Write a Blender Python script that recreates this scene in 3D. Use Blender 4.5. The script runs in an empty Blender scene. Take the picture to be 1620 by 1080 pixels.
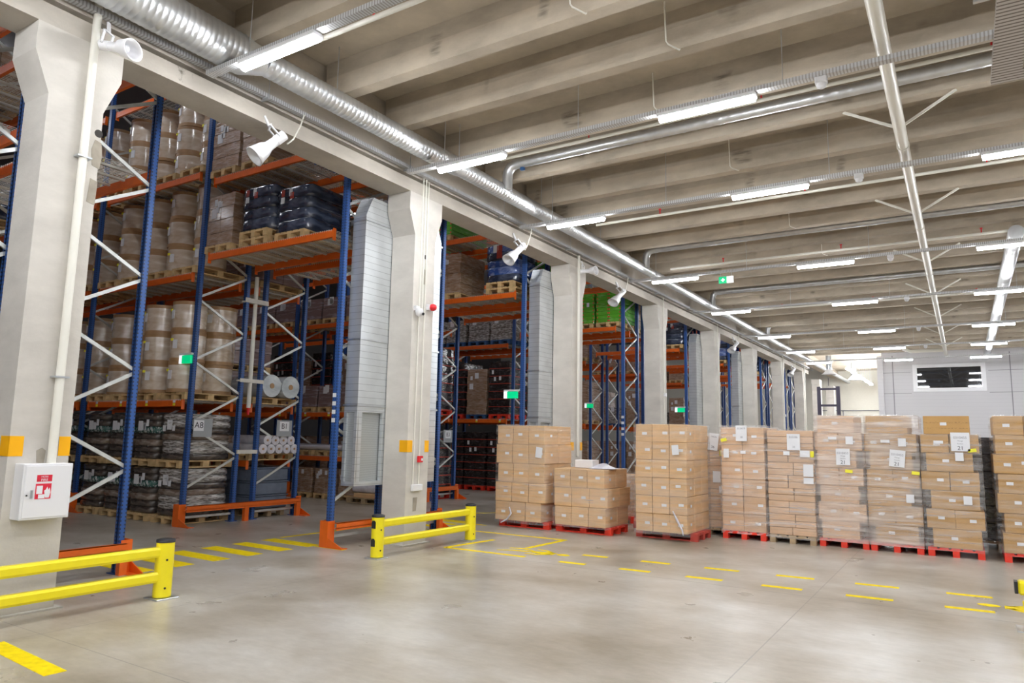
import bpy, bmesh, math, random
from mathutils import Vector, Matrix
random.seed(7)
R = random.Random(11)
C = bpy.context.scene.collection
sc = bpy.context.scene
PI = math.pi

# ------------------------------------------------------------------ camera
cam_d = bpy.data.cameras.new('camera'); cam = bpy.data.objects.new('camera', cam_d); C.objects.link(cam)
cam_d.sensor_width = 36.0; cam_d.lens = 1124.43 / 1620 * 36.0; cam_d.clip_start = 0.05; cam_d.clip_end = 300
yaw, pit, rol = 0.56516748, 0.13447206, 0.01918183
sy, cy = math.sin(yaw), math.cos(yaw)
fwd = Vector((-sy * math.cos(pit), cy * math.cos(pit), math.sin(pit)))
rt = Vector((cy, sy, 0)); up = rt.cross(fwd)
r_ = rt * math.cos(rol) + up * math.sin(rol); u_ = up * math.cos(rol) - rt * math.sin(rol)
M = Matrix((r_, u_, -fwd)).transposed().to_4x4(); M.translation = Vector((7.998, 0.0, 1.822))
cam.matrix_world = M
sc.camera = cam
# ------------------------------------------------------------------ world, view
w = bpy.data.worlds.new('world'); sc.world = w; w.use_nodes = True
w.node_tree.nodes['Background'].inputs[0].default_value = (0.9, 0.93, 1.0, 1)
w.node_tree.nodes['Background'].inputs[1].default_value = 0.35
vs = sc.view_settings
vs.view_transform = 'Standard'; vs.look = 'None'; vs.gamma = 1.0; vs.use_curve_mapping = False
vs.exposure = 2.3
LAMP = 26.0        # emission strength of the hall's tube lamps
RACKFILL = 6.0  # emission strength of the fill added over the rack aisles
sc.cycles.max_bounces = 6; sc.cycles.diffuse_bounces = 4; sc.cycles.glossy_bounces = 3
sc.cycles.transparent_max_bounces = 8; sc.cycles.sample_clamp_indirect = 6

# ------------------------------------------------------------------ materials
def newmat(name):
    m = bpy.data.materials.new(name); m.use_nodes = True
    n = m.node_tree.nodes; return m, n, m.node_tree.links, n['Principled BSDF']
def col(c): return (c[0], c[1], c[2], 1.0)
def simple(name, c, rough=0.5, metal=0.0, var=0.0, bump=0.0, scale=8.0, emit=None, spec=0.5, rand=0.0):
    m, n, L, b = newmat(name)
    b.inputs['Base Color'].default_value = col(c); b.inputs['Roughness'].default_value = rough
    b.inputs['Metallic'].default_value = metal; b.inputs['Specular IOR Level'].default_value = spec
    if emit: b.inputs['Emission Color'].default_value = col(emit[0]); b.inputs['Emission Strength'].default_value = emit[1]
    if var or bump or rand:
        tc = n.new('ShaderNodeTexCoord'); nz = n.new('ShaderNodeTexNoise'); nz.inputs['Scale'].default_value = scale
        nz.inputs['Detail'].default_value = 5; L.new(tc.outputs['Object'], nz.inputs['Vector'])
        if var or rand:
            hs = n.new('ShaderNodeHueSaturation'); hs.inputs['Color'].default_value = col(c)
            mr = n.new('ShaderNodeMapRange'); mr.inputs[1].default_value = 0.3; mr.inputs[2].default_value = 0.7
            mr.inputs[3].default_value = 1 - var; mr.inputs[4].default_value = 1 + var
            L.new(nz.outputs['Fac'], mr.inputs[0])
            if rand:
                oi = n.new('ShaderNodeObjectInfo'); m2 = n.new('ShaderNodeMapRange')
                m2.inputs[3].default_value = 1 - rand; m2.inputs[4].default_value = 1 + rand
                L.new(oi.outputs['Random'], m2.inputs[0])
                mm = n.new('ShaderNodeMath'); mm.operation = 'MULTIPLY'
                L.new(mr.outputs[0], mm.inputs[0]); L.new(m2.outputs[0], mm.inputs[1]); L.new(mm.outputs[0], hs.inputs['Value'])
            else: L.new(mr.outputs[0], hs.inputs['Value'])
            L.new(hs.outputs[0], b.inputs['Base Color'])
        if bump:
            bp = n.new('ShaderNodeBump'); bp.inputs['Strength'].default_value = bump; bp.inputs['Distance'].default_value = 0.02
            L.new(nz.outputs['Fac'], bp.inputs['Height']); L.new(bp.outputs[0], b.inputs['Normal'])
    return m
def concrete(name, c, stain=0.35, scale=1.2, pits=False, rough=0.75):
    m, n, L, b = newmat(name); b.inputs['Roughness'].default_value = rough; b.inputs['Specular IOR Level'].default_value = 0.3
    tc = n.new('ShaderNodeTexCoord')
    a = n.new('ShaderNodeTexNoise'); a.inputs['Scale'].default_value = scale; a.inputs['Detail'].default_value = 8; a.inputs['Roughness'].default_value = 0.65
    mp = n.new('ShaderNodeMapping'); mp.inputs['Scale'].default_value = (0.7, 0.7, 1.6)
    L.new(tc.outputs['Object'], mp.inputs[0]); L.new(mp.outputs[0], a.inputs['Vector'])
    cr = n.new('ShaderNodeValToRGB'); cr.color_ramp.elements[0].position = 0.3; cr.color_ramp.elements[1].position = 0.68
    cr.color_ramp.elements[0].color = col([x * (1 - stain) for x in c]); cr.color_ramp.elements[1].color = col([min(1, x * (1 + stain * 0.35)) for x in c])
    L.new(a.outputs['Fac'], cr.inputs[0])
    out = cr.outputs[0]
    f = n.new('ShaderNodeTexNoise'); f.inputs['Scale'].default_value = 40; f.inputs['Detail'].default_value = 3
    L.new(tc.outputs['Object'], f.inputs['Vector'])
    if pits:
        v = n.new('ShaderNodeTexNoise'); v.inputs['Scale'].default_value = 1.7; v.inputs['Detail'].default_value = 6; v.inputs['Roughness'].default_value = 0.8
        L.new(tc.outputs['Object'], v.inputs['Vector'])
        r2 = n.new('ShaderNodeValToRGB'); r2.color_ramp.elements[0].position = 0.27; r2.color_ramp.elements[1].position = 0.36
        r2.color_ramp.elements[0].color = (0.35, 0.33, 0.3, 1); r2.color_ramp.elements[1].color = (1, 1, 1, 1)
        L.new(v.outputs['Fac'], r2.inputs[0])
        mx = n.new('ShaderNodeMix'); mx.data_type = 'RGBA'; mx.blend_type = 'MULTIPLY'; mx.inputs[0].default_value = 1
        L.new(out, mx.inputs[6]); L.new(r2.outputs[0], mx.inputs[7]); out = mx.outputs[2]
    L.new(out, b.inputs['Base Color'])
    bp = n.new('ShaderNodeBump'); bp.inputs['Strength'].default_value = 0.15; bp.inputs['Distance'].default_value = 0.01
    L.new(f.outputs['Fac'], bp.inputs['Height']); L.new(bp.outputs[0], b.inputs['Normal'])
    return m
def rib_mat():
    m = concrete('ceiling_rib_concrete', (0.56, 0.485, 0.385), 0.30, 1.3, False)
    n = m.node_tree.nodes; L = m.node_tree.links; b = n['Principled BSDF']; src = b.inputs['Base Color'].links[0].from_socket
    tc = n.new('ShaderNodeTexCoord'); oi = n.new('ShaderNodeObjectInfo'); sp = n.new('ShaderNodeSeparateXYZ'); L.new(tc.outputs['Object'], sp.inputs[0])
    cb = n.new('ShaderNodeCombineXYZ'); ad = n.new('ShaderNodeMath'); ad.operation = 'MULTIPLY_ADD'; ad.inputs[1].default_value = 50.0; L.new(oi.outputs['Random'], ad.inputs[0]); L.new(sp.outputs[0], ad.inputs[2])
    L.new(ad.outputs[0], cb.inputs[0]); L.new(sp.outputs[2], cb.inputs[2])
    def nz(sc_, scale, det):
        mp = n.new('ShaderNodeMapping'); mp.inputs['Scale'].default_value = sc_; L.new(cb.outputs[0], mp.inputs[0])
        t = n.new('ShaderNodeTexNoise'); t.inputs['Scale'].default_value = scale; t.inputs['Detail'].default_value = det; L.new(mp.outputs[0], t.inputs['Vector']); return t.outputs['Fac']
    def mr(v, a, b_, c, d):
        t = n.new('ShaderNodeMapRange'); t.inputs[1].default_value = a; t.inputs[2].default_value = b_; t.inputs[3].default_value = c; t.inputs[4].default_value = d; L.new(v, t.inputs[0]); return t.outputs[0]
    def mul(a, b_):
        t = n.new('ShaderNodeMath'); t.operation = 'MULTIPLY'; L.new(a, t.inputs[0]); L.new(b_, t.inputs[1]); return t.outputs[0]
    smear = mul(mr(nz((1.6, 1, 0.5), 1.0, 2), 0.60, 0.68, 0, 1), mr(nz((2, 1, 14), 1.0, 4), 0.42, 0.6, 0.1, 1))
    z = mr(sp.outputs[2], 0.08, 0.14, 0, 1); z2 = mr(sp.outputs[2], 0.42, 0.36, 0, 1)
    k = mul(mul(smear, z), z2)
    kk = n.new('ShaderNodeMath'); kk.operation = 'MULTIPLY'; kk.inputs[1].default_value = 0.75; L.new(k, kk.inputs[0])
    mx = n.new('ShaderNodeMix'); mx.data_type = 'RGBA'; L.new(kk.outputs[0], mx.inputs[0]); L.new(src, mx.inputs[6]); mx.inputs[7].default_value = (0.12, 0.10, 0.08, 1)
    # the upper part of each rib is darker than the lower part
    top_tone = mr(sp.outputs[2], 0.30, 0.315, 1.0, 0.84); hs = n.new('ShaderNodeHueSaturation'); L.new(top_tone, hs.inputs['Value']); L.new(mx.outputs[2], hs.inputs['Color'])
    L.new(hs.outputs[0], b.inputs['Base Color']); return m
def floor_mat():
    m, n, L, b = newmat('polished_concrete_floor')
    tc = n.new('ShaderNodeTexCoord')
    def noise(s, d, sc3=(1, 1, 1), ro=0.6):
        t = n.new('ShaderNodeTexNoise'); t.inputs['Scale'].default_value = s; t.inputs['Detail'].default_value = d; t.inputs['Roughness'].default_value = ro
        mp = n.new('ShaderNodeMapping'); mp.inputs['Scale'].default_value = sc3
        L.new(tc.outputs['Object'], mp.inputs[0]); L.new(mp.outputs[0], t.inputs['Vector']); return t
    a = noise(0.45, 7, (1, 1.3, 1), 0.62)
    cr = n.new('ShaderNodeValToRGB'); e = cr.color_ramp.elements
    e[0].position = 0.32; e[0].color = (0.29, 0.242, 0.175, 1); e[1].position = 0.64; e[1].color = (0.56, 0.53, 0.48, 1)
    x = e.new(0.48); x.color = (0.43, 0.385, 0.32, 1)
    L.new(a.outputs['Fac'], cr.inputs[0])
    g = noise(6, 6, (1, 2.5, 1), 0.7)
    mr = n.new('ShaderNodeMapRange'); mr.inputs[1].default_value = 0.3; mr.inputs[2].default_value = 0.7; mr.inputs[3].default_value = 0.9; mr.inputs[4].default_value = 1.07
    L.new(g.outputs['Fac'], mr.inputs[0])
    mx = n.new('ShaderNodeMix'); mx.data_type = 'RGBA'; mx.blend_type = 'MULTIPLY'; mx.inputs[0].default_value = 1
    L.new(cr.outputs[0], mx.inputs[6]); L.new(mr.outputs[0], mx.inputs[7])
    # saw-cut joints
    sp = n.new('ShaderNodeSeparateXYZ'); L.new(tc.outputs['Object'], sp.inputs[0])
    def line(axis, pos, wdt):
        s = n.new('ShaderNodeMath'); s.operation = 'SUBTRACT'; s.inputs[1].default_value = pos; L.new(sp.outputs[axis], s.inputs[0])
        ab = n.new('ShaderNodeMath'); ab.operation = 'ABSOLUTE'; L.new(s.outputs[0], ab.inputs[0])
        lt = n.new('ShaderNodeMath'); lt.operation = 'LESS_THAN'; lt.inputs[1].default_value = wdt; L.new(ab.outputs[0], lt.inputs[0]); return lt
    prev = None
    for ax, pos, wd in ((1, 9.43, 0.012), (0, 6.35, 0.006), (0, 0.9, 0.006), (1, 3.4, 0.006), (1, 21.4, 0.012)):
        l = line(ax, pos, wd)
        if prev is None: prev = l
        else:
            q = n.new('ShaderNodeMath'); q.operation = 'MAXIMUM'; L.new(prev.outputs[0], q.inputs[0]); L.new(l.outputs[0], q.inputs[1]); prev = q
    m3 = n.new('ShaderNodeMix'); m3.data_type = 'RGBA'; m3.inputs[7].default_value = (0.2, 0.18, 0.16, 1)
    fa = n.new('ShaderNodeMath'); fa.operation = 'MULTIPLY'; fa.inputs[1].default_value = 0.6; L.new(prev.outputs[0], fa.inputs[0])
    L.new(fa.outputs[0], m3.inputs[0]); L.new(mx.outputs[2], m3.inputs[6]); L.new(m3.outputs[2], b.inputs['Base Color'])
    rr = noise(1.3, 5); r3 = n.new('ShaderNodeMapRange'); r3.inputs[3].default_value = 0.2; r3.inputs[4].default_value = 0.42
    L.new(rr.outputs['Fac'], r3.inputs[0]); L.new(r3.outputs[0], b.inputs['Roughness']); b.inputs['Specular IOR Level'].default_value = 0.5
    bp = n.new('ShaderNodeBump'); bp.inputs['Strength'].default_value = 0.05; bp.inputs['Distance'].default_value = 0.01
    L.new(g.outputs['Fac'], bp.inputs['Height']); L.new(bp.outputs[0], b.inputs['Normal'])
    return m
def stripes(name, c1, c2, axis, freq, duty, rough=0.5, metal=0.0, var=0.0, space='Object', rand=0.0):
    """base colour c1 with thin lines of c2 repeated along one axis"""
    m, n, L, b = newmat(name); b.inputs['Roughness'].default_value = rough; b.inputs['Metallic'].default_value = metal
    tc = n.new('ShaderNodeTexCoord'); sp = n.new('ShaderNodeSeparateXYZ'); L.new(tc.outputs[space], sp.inputs[0])
    mu = n.new('ShaderNodeMath'); mu.operation = 'MULTIPLY'; mu.inputs[1].default_value = freq; L.new(sp.outputs[axis], mu.inputs[0])
    fr = n.new('ShaderNodeMath'); fr.operation = 'FRACT'; L.new(mu.outputs[0], fr.inputs[0])
    lt = n.new('ShaderNodeMath'); lt.operation = 'LESS_THAN'; lt.inputs[1].default_value = duty; L.new(fr.outputs[0], lt.inputs[0])
    mx = n.new('ShaderNodeMix'); mx.data_type = 'RGBA'; mx.inputs[6].default_value = col(c1); mx.inputs[7].default_value = col(c2)
    L.new(lt.outputs[0], mx.inputs[0]); out = mx.outputs[2]
    if var:
        nz = n.new('ShaderNodeTexNoise'); nz.inputs['Scale'].default_value = 3; nz.inputs['Detail'].default_value = 6; L.new(tc.outputs['Object'], nz.inputs['Vector'])
        hs = n.new('ShaderNodeHueSaturation'); mr = n.new('ShaderNodeMapRange'); mr.inputs[1].default_value = 0.3; mr.inputs[2].default_value = 0.7
        mr.inputs[3].default_value = 1 - var; mr.inputs[4].default_value = 1 + var; L.new(nz.outputs['Fac'], mr.inputs[0])
        L.new(mr.outputs[0], hs.inputs['Value']); L.new(out, hs.inputs['Color']); out = hs.outputs[0]
    L.new(out, b.inputs['Base Color']); return m
def film_mat(name, base, lo, hi, tint=(0.95, 0.93, 0.92), scale=(0.7, 0.7, 9)):
    m, n, L, b = newmat(name)
    b.inputs['Base Color'].default_value = col(tint); b.inputs['Roughness'].default_value = 0.16; b.inputs['Specular IOR Level'].default_value = 0.8
    tc = n.new('ShaderNodeTexCoord'); mp = n.new('ShaderNodeMapping'); mp.inputs['Scale'].default_value = scale; mp.inputs['Rotation'].default_value = (0.25, 0.2, 0)
    L.new(tc.outputs['Object'], mp.inputs[0])
    nz = n.new('ShaderNodeTexNoise'); nz.inputs['Scale'].default_value = 1.6; nz.inputs['Detail'].default_value = 7; nz.inputs['Roughness'].default_value = 0.55; nz.inputs['Distortion'].default_value = 0.3
    L.new(mp.outputs[0], nz.inputs['Vector'])
    mr = n.new('ShaderNodeMapRange'); mr.inputs[1].default_value = 0.35; mr.inputs[2].default_value = 0.75; mr.inputs[3].default_value = lo; mr.inputs[4].default_value = hi
    L.new(nz.outputs['Fac'], mr.inputs[0]); L.new(mr.outputs[0], b.inputs['Alpha'])
    bp = n.new('ShaderNodeBump'); bp.inputs['Strength'].default_value = 0.6; bp.inputs['Distance'].default_value = 0.03
    L.new(nz.outputs['Fac'], bp.inputs['Height']); L.new(bp.outputs[0], b.inputs['Normal'])
    return m
def wrapped(name, c, c2, scale=(2, 2, 12), rough=0.22, lo=0.4, hi=0.7, coat=0.6):
    """an opaque good seen under tight stretch film: streaks of the film's milky colour, glossy and wrinkled"""
    m, n, L, b = newmat(name)
    tc = n.new('ShaderNodeTexCoord'); mp = n.new('ShaderNodeMapping'); mp.inputs['Scale'].default_value = scale; mp.inputs['Rotation'].default_value = (0.1, 0.15, 0)
    L.new(tc.outputs['Object'], mp.inputs[0])
    nz = n.new('ShaderNodeTexNoise'); nz.inputs['Scale'].default_value = 2.2; nz.inputs['Detail'].default_value = 6; nz.inputs['Distortion'].default_value = 0.6
    L.new(mp.outputs[0], nz.inputs['Vector'])
    cr = n.new('ShaderNodeValToRGB'); cr.color_ramp.elements[0].position = lo; cr.color_ramp.elements[1].position = hi
    cr.color_ramp.elements[0].color = col(c); cr.color_ramp.elements[1].color = col(c2)
    L.new(nz.outputs['Fac'], cr.inputs[0]); L.new(cr.outputs[0], b.inputs['Base Color'])
    b.inputs['Roughness'].default_value = rough; b.inputs['Coat Weight'].default_value = coat; b.inputs['Coat Roughness'].default_value = 0.12
    bp = n.new('ShaderNodeBump'); bp.inputs['Strength'].default_value = 0.5; bp.inputs['Distance'].default_value = 0.03
    L.new(nz.outputs['Fac'], bp.inputs['Height']); L.new(bp.outputs[0], b.inputs['Normal'])
    return m
def kraft(name, c, rand=0.07, ink=0.75):
    """corrugated board: slight colour play, a tape seam across the middle, faint printed rows"""
    m, n, L, b = newmat(name); b.inputs['Roughness'].default_value = 0.7; b.inputs['Specular IOR Level'].default_value = 0.25
    tc = n.new('ShaderNodeTexCoord'); sp = n.new('ShaderNodeSeparateXYZ'); L.new(tc.outputs['Generated'], sp.inputs[0])
    nz = n.new('ShaderNodeTexNoise'); nz.inputs['Scale'].default_value = 5; nz.inputs['Detail'].default_value = 4; L.new(tc.outputs['Object'], nz.inputs['Vector'])
    # printed strokes: brick-like dashes kept to two horizontal bands of each face
    wv = n.new('ShaderNodeTexNoise'); mp = n.new('ShaderNodeMapping'); mp.inputs['Scale'].default_value = (26, 26, 30); L.new(tc.outputs['Generated'], mp.inputs[0]); L.new(mp.outputs[0], wv.inputs['Vector'])
    wv.inputs['Scale'].default_value = 1.0; wv.inputs['Detail'].default_value = 1
    def band(lo, hi):
        a = n.new('ShaderNodeMath'); a.operation = 'GREATER_THAN'; a.inputs[1].default_value = lo; L.new(sp.outputs[2], a.inputs[0])
        c_ = n.new('ShaderNodeMath'); c_.operation = 'LESS_THAN'; c_.inputs[1].default_value = hi; L.new(sp.outputs[2], c_.inputs[0])
        d = n.new('ShaderNodeMath'); d.operation = 'MULTIPLY'; L.new(a.outputs[0], d.inputs[0]); L.new(c_.outputs[0], d.inputs[1]); return d
    b1, b2 = band(0.60, 0.68), band(0.30, 0.35)
    ad = n.new('ShaderNodeMath'); ad.operation = 'ADD'; L.new(b1.outputs[0], ad.inputs[0]); L.new(b2.outputs[0], ad.inputs[1])
    gt = n.new('ShaderNodeMath'); gt.operation = 'GREATER_THAN'; gt.inputs[1].default_value = 0.55; L.new(wv.outputs['Fac'], gt.inputs[0])
    ml = n.new('ShaderNodeMath'); ml.operation = 'MULTIPLY'; L.new(ad.outputs[0], ml.inputs[0]); L.new(gt.outputs[0], ml.inputs[1])
    m5 = n.new('ShaderNodeMath'); m5.operation = 'MULTIPLY'; m5.inputs[1].default_value = ink * 0.45; L.new(ml.outputs[0], m5.inputs[0])
    mx = n.new('ShaderNodeMix'); mx.data_type = 'RGBA'; mx.inputs[6].default_value = col(c); mx.inputs[7].default_value = (0.12, 0.07, 0.04, 1); L.new(m5.outputs[0], mx.inputs[0])
    oi = n.new('ShaderNodeObjectInfo'); m2 = n.new('ShaderNodeMapRange'); m2.inputs[3].default_value = 1 - rand; m2.inputs[4].default_value = 1 + rand; L.new(oi.outputs['Random'], m2.inputs[0])
    mr = n.new('ShaderNodeMapRange'); mr.inputs[1].default_value = 0.3; mr.inputs[2].default_value = 0.7; mr.inputs[3].default_value = 0.94; mr.inputs[4].default_value = 1.05; L.new(nz.outputs['Fac'], mr.inputs[0])
    mm = n.new('ShaderNodeMath'); mm.operation = 'MULTIPLY'; L.new(mr.outputs[0], mm.inputs[0]); L.new(m2.outputs[0], mm.inputs[1])
    hs = n.new('ShaderNodeHueSaturation'); L.new(mm.outputs[0], hs.inputs['Value']); L.new(mx.outputs[2], hs.inputs['Color']); L.new(hs.outputs[0], b.inputs['Base Color'])
    return m
def holes(name, c, freq=20.0, dark=(0.02, 0.02, 0.03), rough=0.35, metal=0.0, duty=0.42, lo=0.38, hi=0.62):
    """painted steel with a row of slots down the middle of the section (Generated x)"""
    m, n, L, b = newmat(name); b.inputs['Roughness'].default_value = rough; b.inputs['Metallic'].default_value = metal
    tc = n.new('ShaderNodeTexCoord'); sp = n.new('ShaderNodeSeparateXYZ'); L.new(tc.outputs['Object'], sp.inputs[0])
    def M_(op, a, v=None, c2=None):
        q = n.new('ShaderNodeMath'); q.operation = op
        L.new(a, q.inputs[0])
        if v is not None: q.inputs[1].default_value = v
        if c2 is not None: L.new(c2, q.inputs[1])
        return q.outputs[0]
    z = M_('LESS_THAN', M_('FRACT', M_('MULTIPLY', sp.outputs[2], freq)), duty)
    ax = M_('LESS_THAN', M_('ABSOLUTE', M_('SUBTRACT', M_('ABSOLUTE', sp.outputs[0]), 0.028)), 0.0085)
    ay = M_('LESS_THAN', M_('ABSOLUTE', M_('SUBTRACT', M_('ABSOLUTE', sp.outputs[1]), 0.028)), 0.0085)
    o = M_('MULTIPLY', z, None, M_('MAXIMUM', ax, None, ay))
    mx = n.new('ShaderNodeMix'); mx.data_type = 'RGBA'; mx.inputs[6].default_value = col(c); mx.inputs[7].default_value = col(dark); L.new(o, mx.inputs[0])
    L.new(mx.outputs[2], b.inputs['Base Color']); return m
def window_mat(): return simple('dark_window_glass', (0.012, 0.014, 0.02), 0.03, 0.0, spec=1.0)

MT = {
 'floor': floor_mat(),
 'column': concrete('column_concrete', (0.66, 0.625, 0.57), 0.2, 1.0),
 'beam': concrete('beam_concrete', (0.56, 0.515, 0.45), 0.28, 1.0, True),
 'rib': rib_mat(), 'slab': concrete('ceiling_concrete', (0.53, 0.46, 0.365), 0.3, 1.3),
 'patch': simple('mortar_patch', (0.36, 0.32, 0.26), 0.85, var=0.15), 'dark': simple('dark_hole', (0.05, 0.045, 0.04), 0.9),
 'plinth': simple('cement_plinth', (0.62, 0.6, 0.56), 0.7, var=0.1),
 'galv': simple('galvanised_steel', (0.62, 0.65, 0.68), 0.32, 0.85, var=0.12, scale=4),
 'galvsheet': stripes('galvanised_sheet', (0.66, 0.69, 0.71), (0.36, 0.38, 0.4), 2, 9.0, 0.06, 0.36, 0.65, 0.08),
 'spiral': simple('spiral_duct_zinc', (0.66, 0.68, 0.70), 0.36, 0.8, var=0.1, scale=5),
 'tray': stripes('perforated_zinc_tray', (0.66, 0.67, 0.69), (0.40, 0.39, 0.38), 0, 26.0, 0.4, 0.4, 0.3),
 'trayy': stripes('perforated_zinc_tray_long', (0.6, 0.61, 0.63), (0.36, 0.36, 0.36), 1, 26.0, 0.4, 0.4, 0.4),
 'widetray': stripes('slotted_wide_tray', (0.62, 0.59, 0.57), (0.2, 0.17, 0.15), 1, 14.0, 0.35, 0.45, 0.3),
 'blue': simple('blue_painted_steel', (0.032, 0.10, 0.33), 0.3, 0.15, var=0.08),
 'bluehole': holes('blue_slotted_upright', (0.032, 0.10, 0.33)),
 'orange': simple('orange_painted_steel', (0.80, 0.14, 0.012), 0.35, 0.0, var=0.06),
 'brace': simple('zinc_brace', (0.66, 0.68, 0.66), 0.4, 0.5, var=0.08),
 'deck': simple('white_deck_bar', (0.68, 0.66, 0.6), 0.5, 0.2, var=0.08),
 'yellow': simple('yellow_plastic', (0.95, 0.80, 0.015), 0.34, var=0.03),
 'yellowpaint': simple('yellow_floor_paint', (0.88, 0.66, 0.0), 0.65, var=0.14, scale=14, spec=0.2),
 'ystick': simple('amber_sticker', (0.98, 0.47, 0.0), 0.4), 'ysmall': simple('yellow_sticker', (0.92, 0.86, 0.05), 0.5),
 'black': simple('black_rubber', (0.02, 0.02, 0.022), 0.45),
 'white': simple('white_enamel', (0.82, 0.82, 0.84), 0.35), 'offwhite': simple('cream_pipe', (0.80, 0.78, 0.70), 0.35),
 'paper': simple('white_paper', (0.80, 0.81, 0.84), 0.6), 'ink': simple('black_ink', (0.03, 0.03, 0.04), 0.6), 'greyink': simple('grey_ink', (0.3, 0.3, 0.33), 0.6),
 'red': simple('red_plastic', (0.75, 0.02, 0.03), 0.35), 'signred': simple('red_sign', (0.72, 0.02, 0.05), 0.45),
 'signgrey': simple('grey_sign_plate', (0.36, 0.38, 0.40), 0.5),
 'wood': simple('pallet_wood', (0.62, 0.43, 0.21), 0.75, var=0.18, scale=6, rand=0.15),
 'oldwood': simple('worn_pallet_wood', (0.40, 0.29, 0.17), 0.8, var=0.2, scale=6),
 'redwood': simple('red_pallet_paint', (0.80, 0.045, 0.02), 0.5, var=0.14, scale=5),
 'oldred': simple('worn_red_pallet_paint', (0.52, 0.07, 0.05), 0.6, var=0.25, scale=6),
 'bluewood': simple('blue_pallet_paint', (0.03, 0.10, 0.25), 0.6, var=0.1),
 'kraft': kraft('kraft_board', (0.70, 0.45, 0.235)), 'kraft2': kraft('ochre_kraft_board', (0.52, 0.31, 0.12), ink=1.0), 'kraft3': kraft('pale_kraft_board', (0.66, 0.43, 0.26)),
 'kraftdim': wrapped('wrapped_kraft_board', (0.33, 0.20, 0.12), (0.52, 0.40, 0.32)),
 'drum': wrapped('kraft_drum_under_film', (0.56, 0.42, 0.28), (0.84, 0.77, 0.68), (1, 1, 3), 0.2, 0.35, 0.7, 1.0),
 'drumrim': simple('kraft_drum_rim', (0.42, 0.25, 0.12), 0.45, var=0.1),
 'sack': wrapped('dark_sack_under_film', (0.045, 0.035, 0.03), (0.16, 0.13, 0.11), (2, 2, 6), 0.2, 0.42, 0.8),
 'sack2': wrapped('brown_sack_under_film', (0.16, 0.11, 0.08), (0.4, 0.35, 0.3), (2, 2, 6), 0.2, 0.42, 0.8),
 'sack3': wrapped('teal_sack_under_film', (0.02, 0.10, 0.08), (0.5, 0.55, 0.55), (9, 9, 5), 0.25, 0.5, 0.6),
 'navy': wrapped('navy_sack_under_film', (0.02, 0.03, 0.06), (0.16, 0.20, 0.30), (1, 1, 3), 0.15, 0.45, 0.85, 1.0),
 'bluebag': wrapped('blue_bag_under_film', (0.03, 0.09, 0.36), (0.45, 0.55, 0.85), (2, 2, 3), 0.15, 0.45, 0.8, 1.0),
 'blackbox': wrapped('black_printed_carton', (0.022, 0.018, 0.018), (0.16, 0.14, 0.14), (3, 3, 9), 0.25, 0.5, 0.85),
 'redline': simple('red_printed_band', (0.42, 0.05, 0.03), 0.4, var=0.2),
 'green': wrapped('green_carton_under_film', (0.11, 0.42, 0.03), (0.32, 0.66, 0.2), (1, 1, 6), 0.25, 0.5, 0.85),
 'mauve': wrapped('mauve_brown_carton', (0.24, 0.16, 0.15), (0.50, 0.46, 0.52), (1, 1, 8), 0.2, 0.5, 0.8),
 'whiteroll': wrapped('white_roll_film', (0.62, 0.60, 0.66), (0.85, 0.84, 0.88), (2, 2, 2), 0.35, 0.4, 0.7, 0.3),
 'spotroll': stripes('spotted_roll', (0.72, 0.72, 0.8), (0.12, 0.12, 0.16), 0, 18.0, 0.2, 0.4),
 'clearroll': wrapped('clear_film_roll', (0.50, 0.56, 0.60), (0.80, 0.84, 0.86), (1, 1, 3), 0.1, 0.4, 0.7, 1.0),
 'greycrate': simple('slate_crate', (0.15, 0.18, 0.24), 0.5, var=0.15),
 'silver': wrapped('silver_film_over_sacks', (0.16, 0.14, 0.12), (0.66, 0.64, 0.62), (3, 3, 20), 0.12, 0.42, 0.62, 1.0),
 'film': film_mat('stretch_film', None, 0.04, 0.45), 'filmlight': film_mat('thin_stretch_film', None, 0.0, 0.32),
 'filmheavy': film_mat('heavy_stretch_film', None, 0.16, 0.66, (0.93, 0.86, 0.81)),
 'lamp': simple('lit_tube_diffuser', (1, 1, 1), 0.4, emit=((0.93, 0.96, 1.0), LAMP)),
 'rackfill': simple('added_rack_fill', (1, 1, 1), 0.4, emit=((0.9, 0.93, 1.0), RACKFILL)),
 'exit': simple('lit_green_sign', (0.0, 0.5, 0.25), 0.4, emit=((0.0, 0.6, 0.2), 0.16)), 'exitw': simple('lit_white_sign', (0.9, 0.9, 0.9), 0.4, emit=((0.9, 0.95, 1), 0.16)),
 'wallpanel': stripes('sandwich_panel', (0.62, 0.61, 0.63), (0.53, 0.52, 0.54), 2, 5.0, 0.05, 0.5),
 'whitewall': simple('cream_wall', (0.70, 0.68, 0.60), 0.6, var=0.02), 'seam': simple('panel_seam', (0.2, 0.2, 0.22), 0.6),
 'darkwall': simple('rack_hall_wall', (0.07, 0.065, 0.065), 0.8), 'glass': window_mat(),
 'grille': stripes('wire_mesh_grille', (0.62, 0.64, 0.63), (0.34, 0.36, 0.36), 2, 60.0, 0.5, 0.45, 0.5),
 'mast': simple('dark_mast_steel', (0.05, 0.04, 0.07), 0.4),
}

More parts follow.
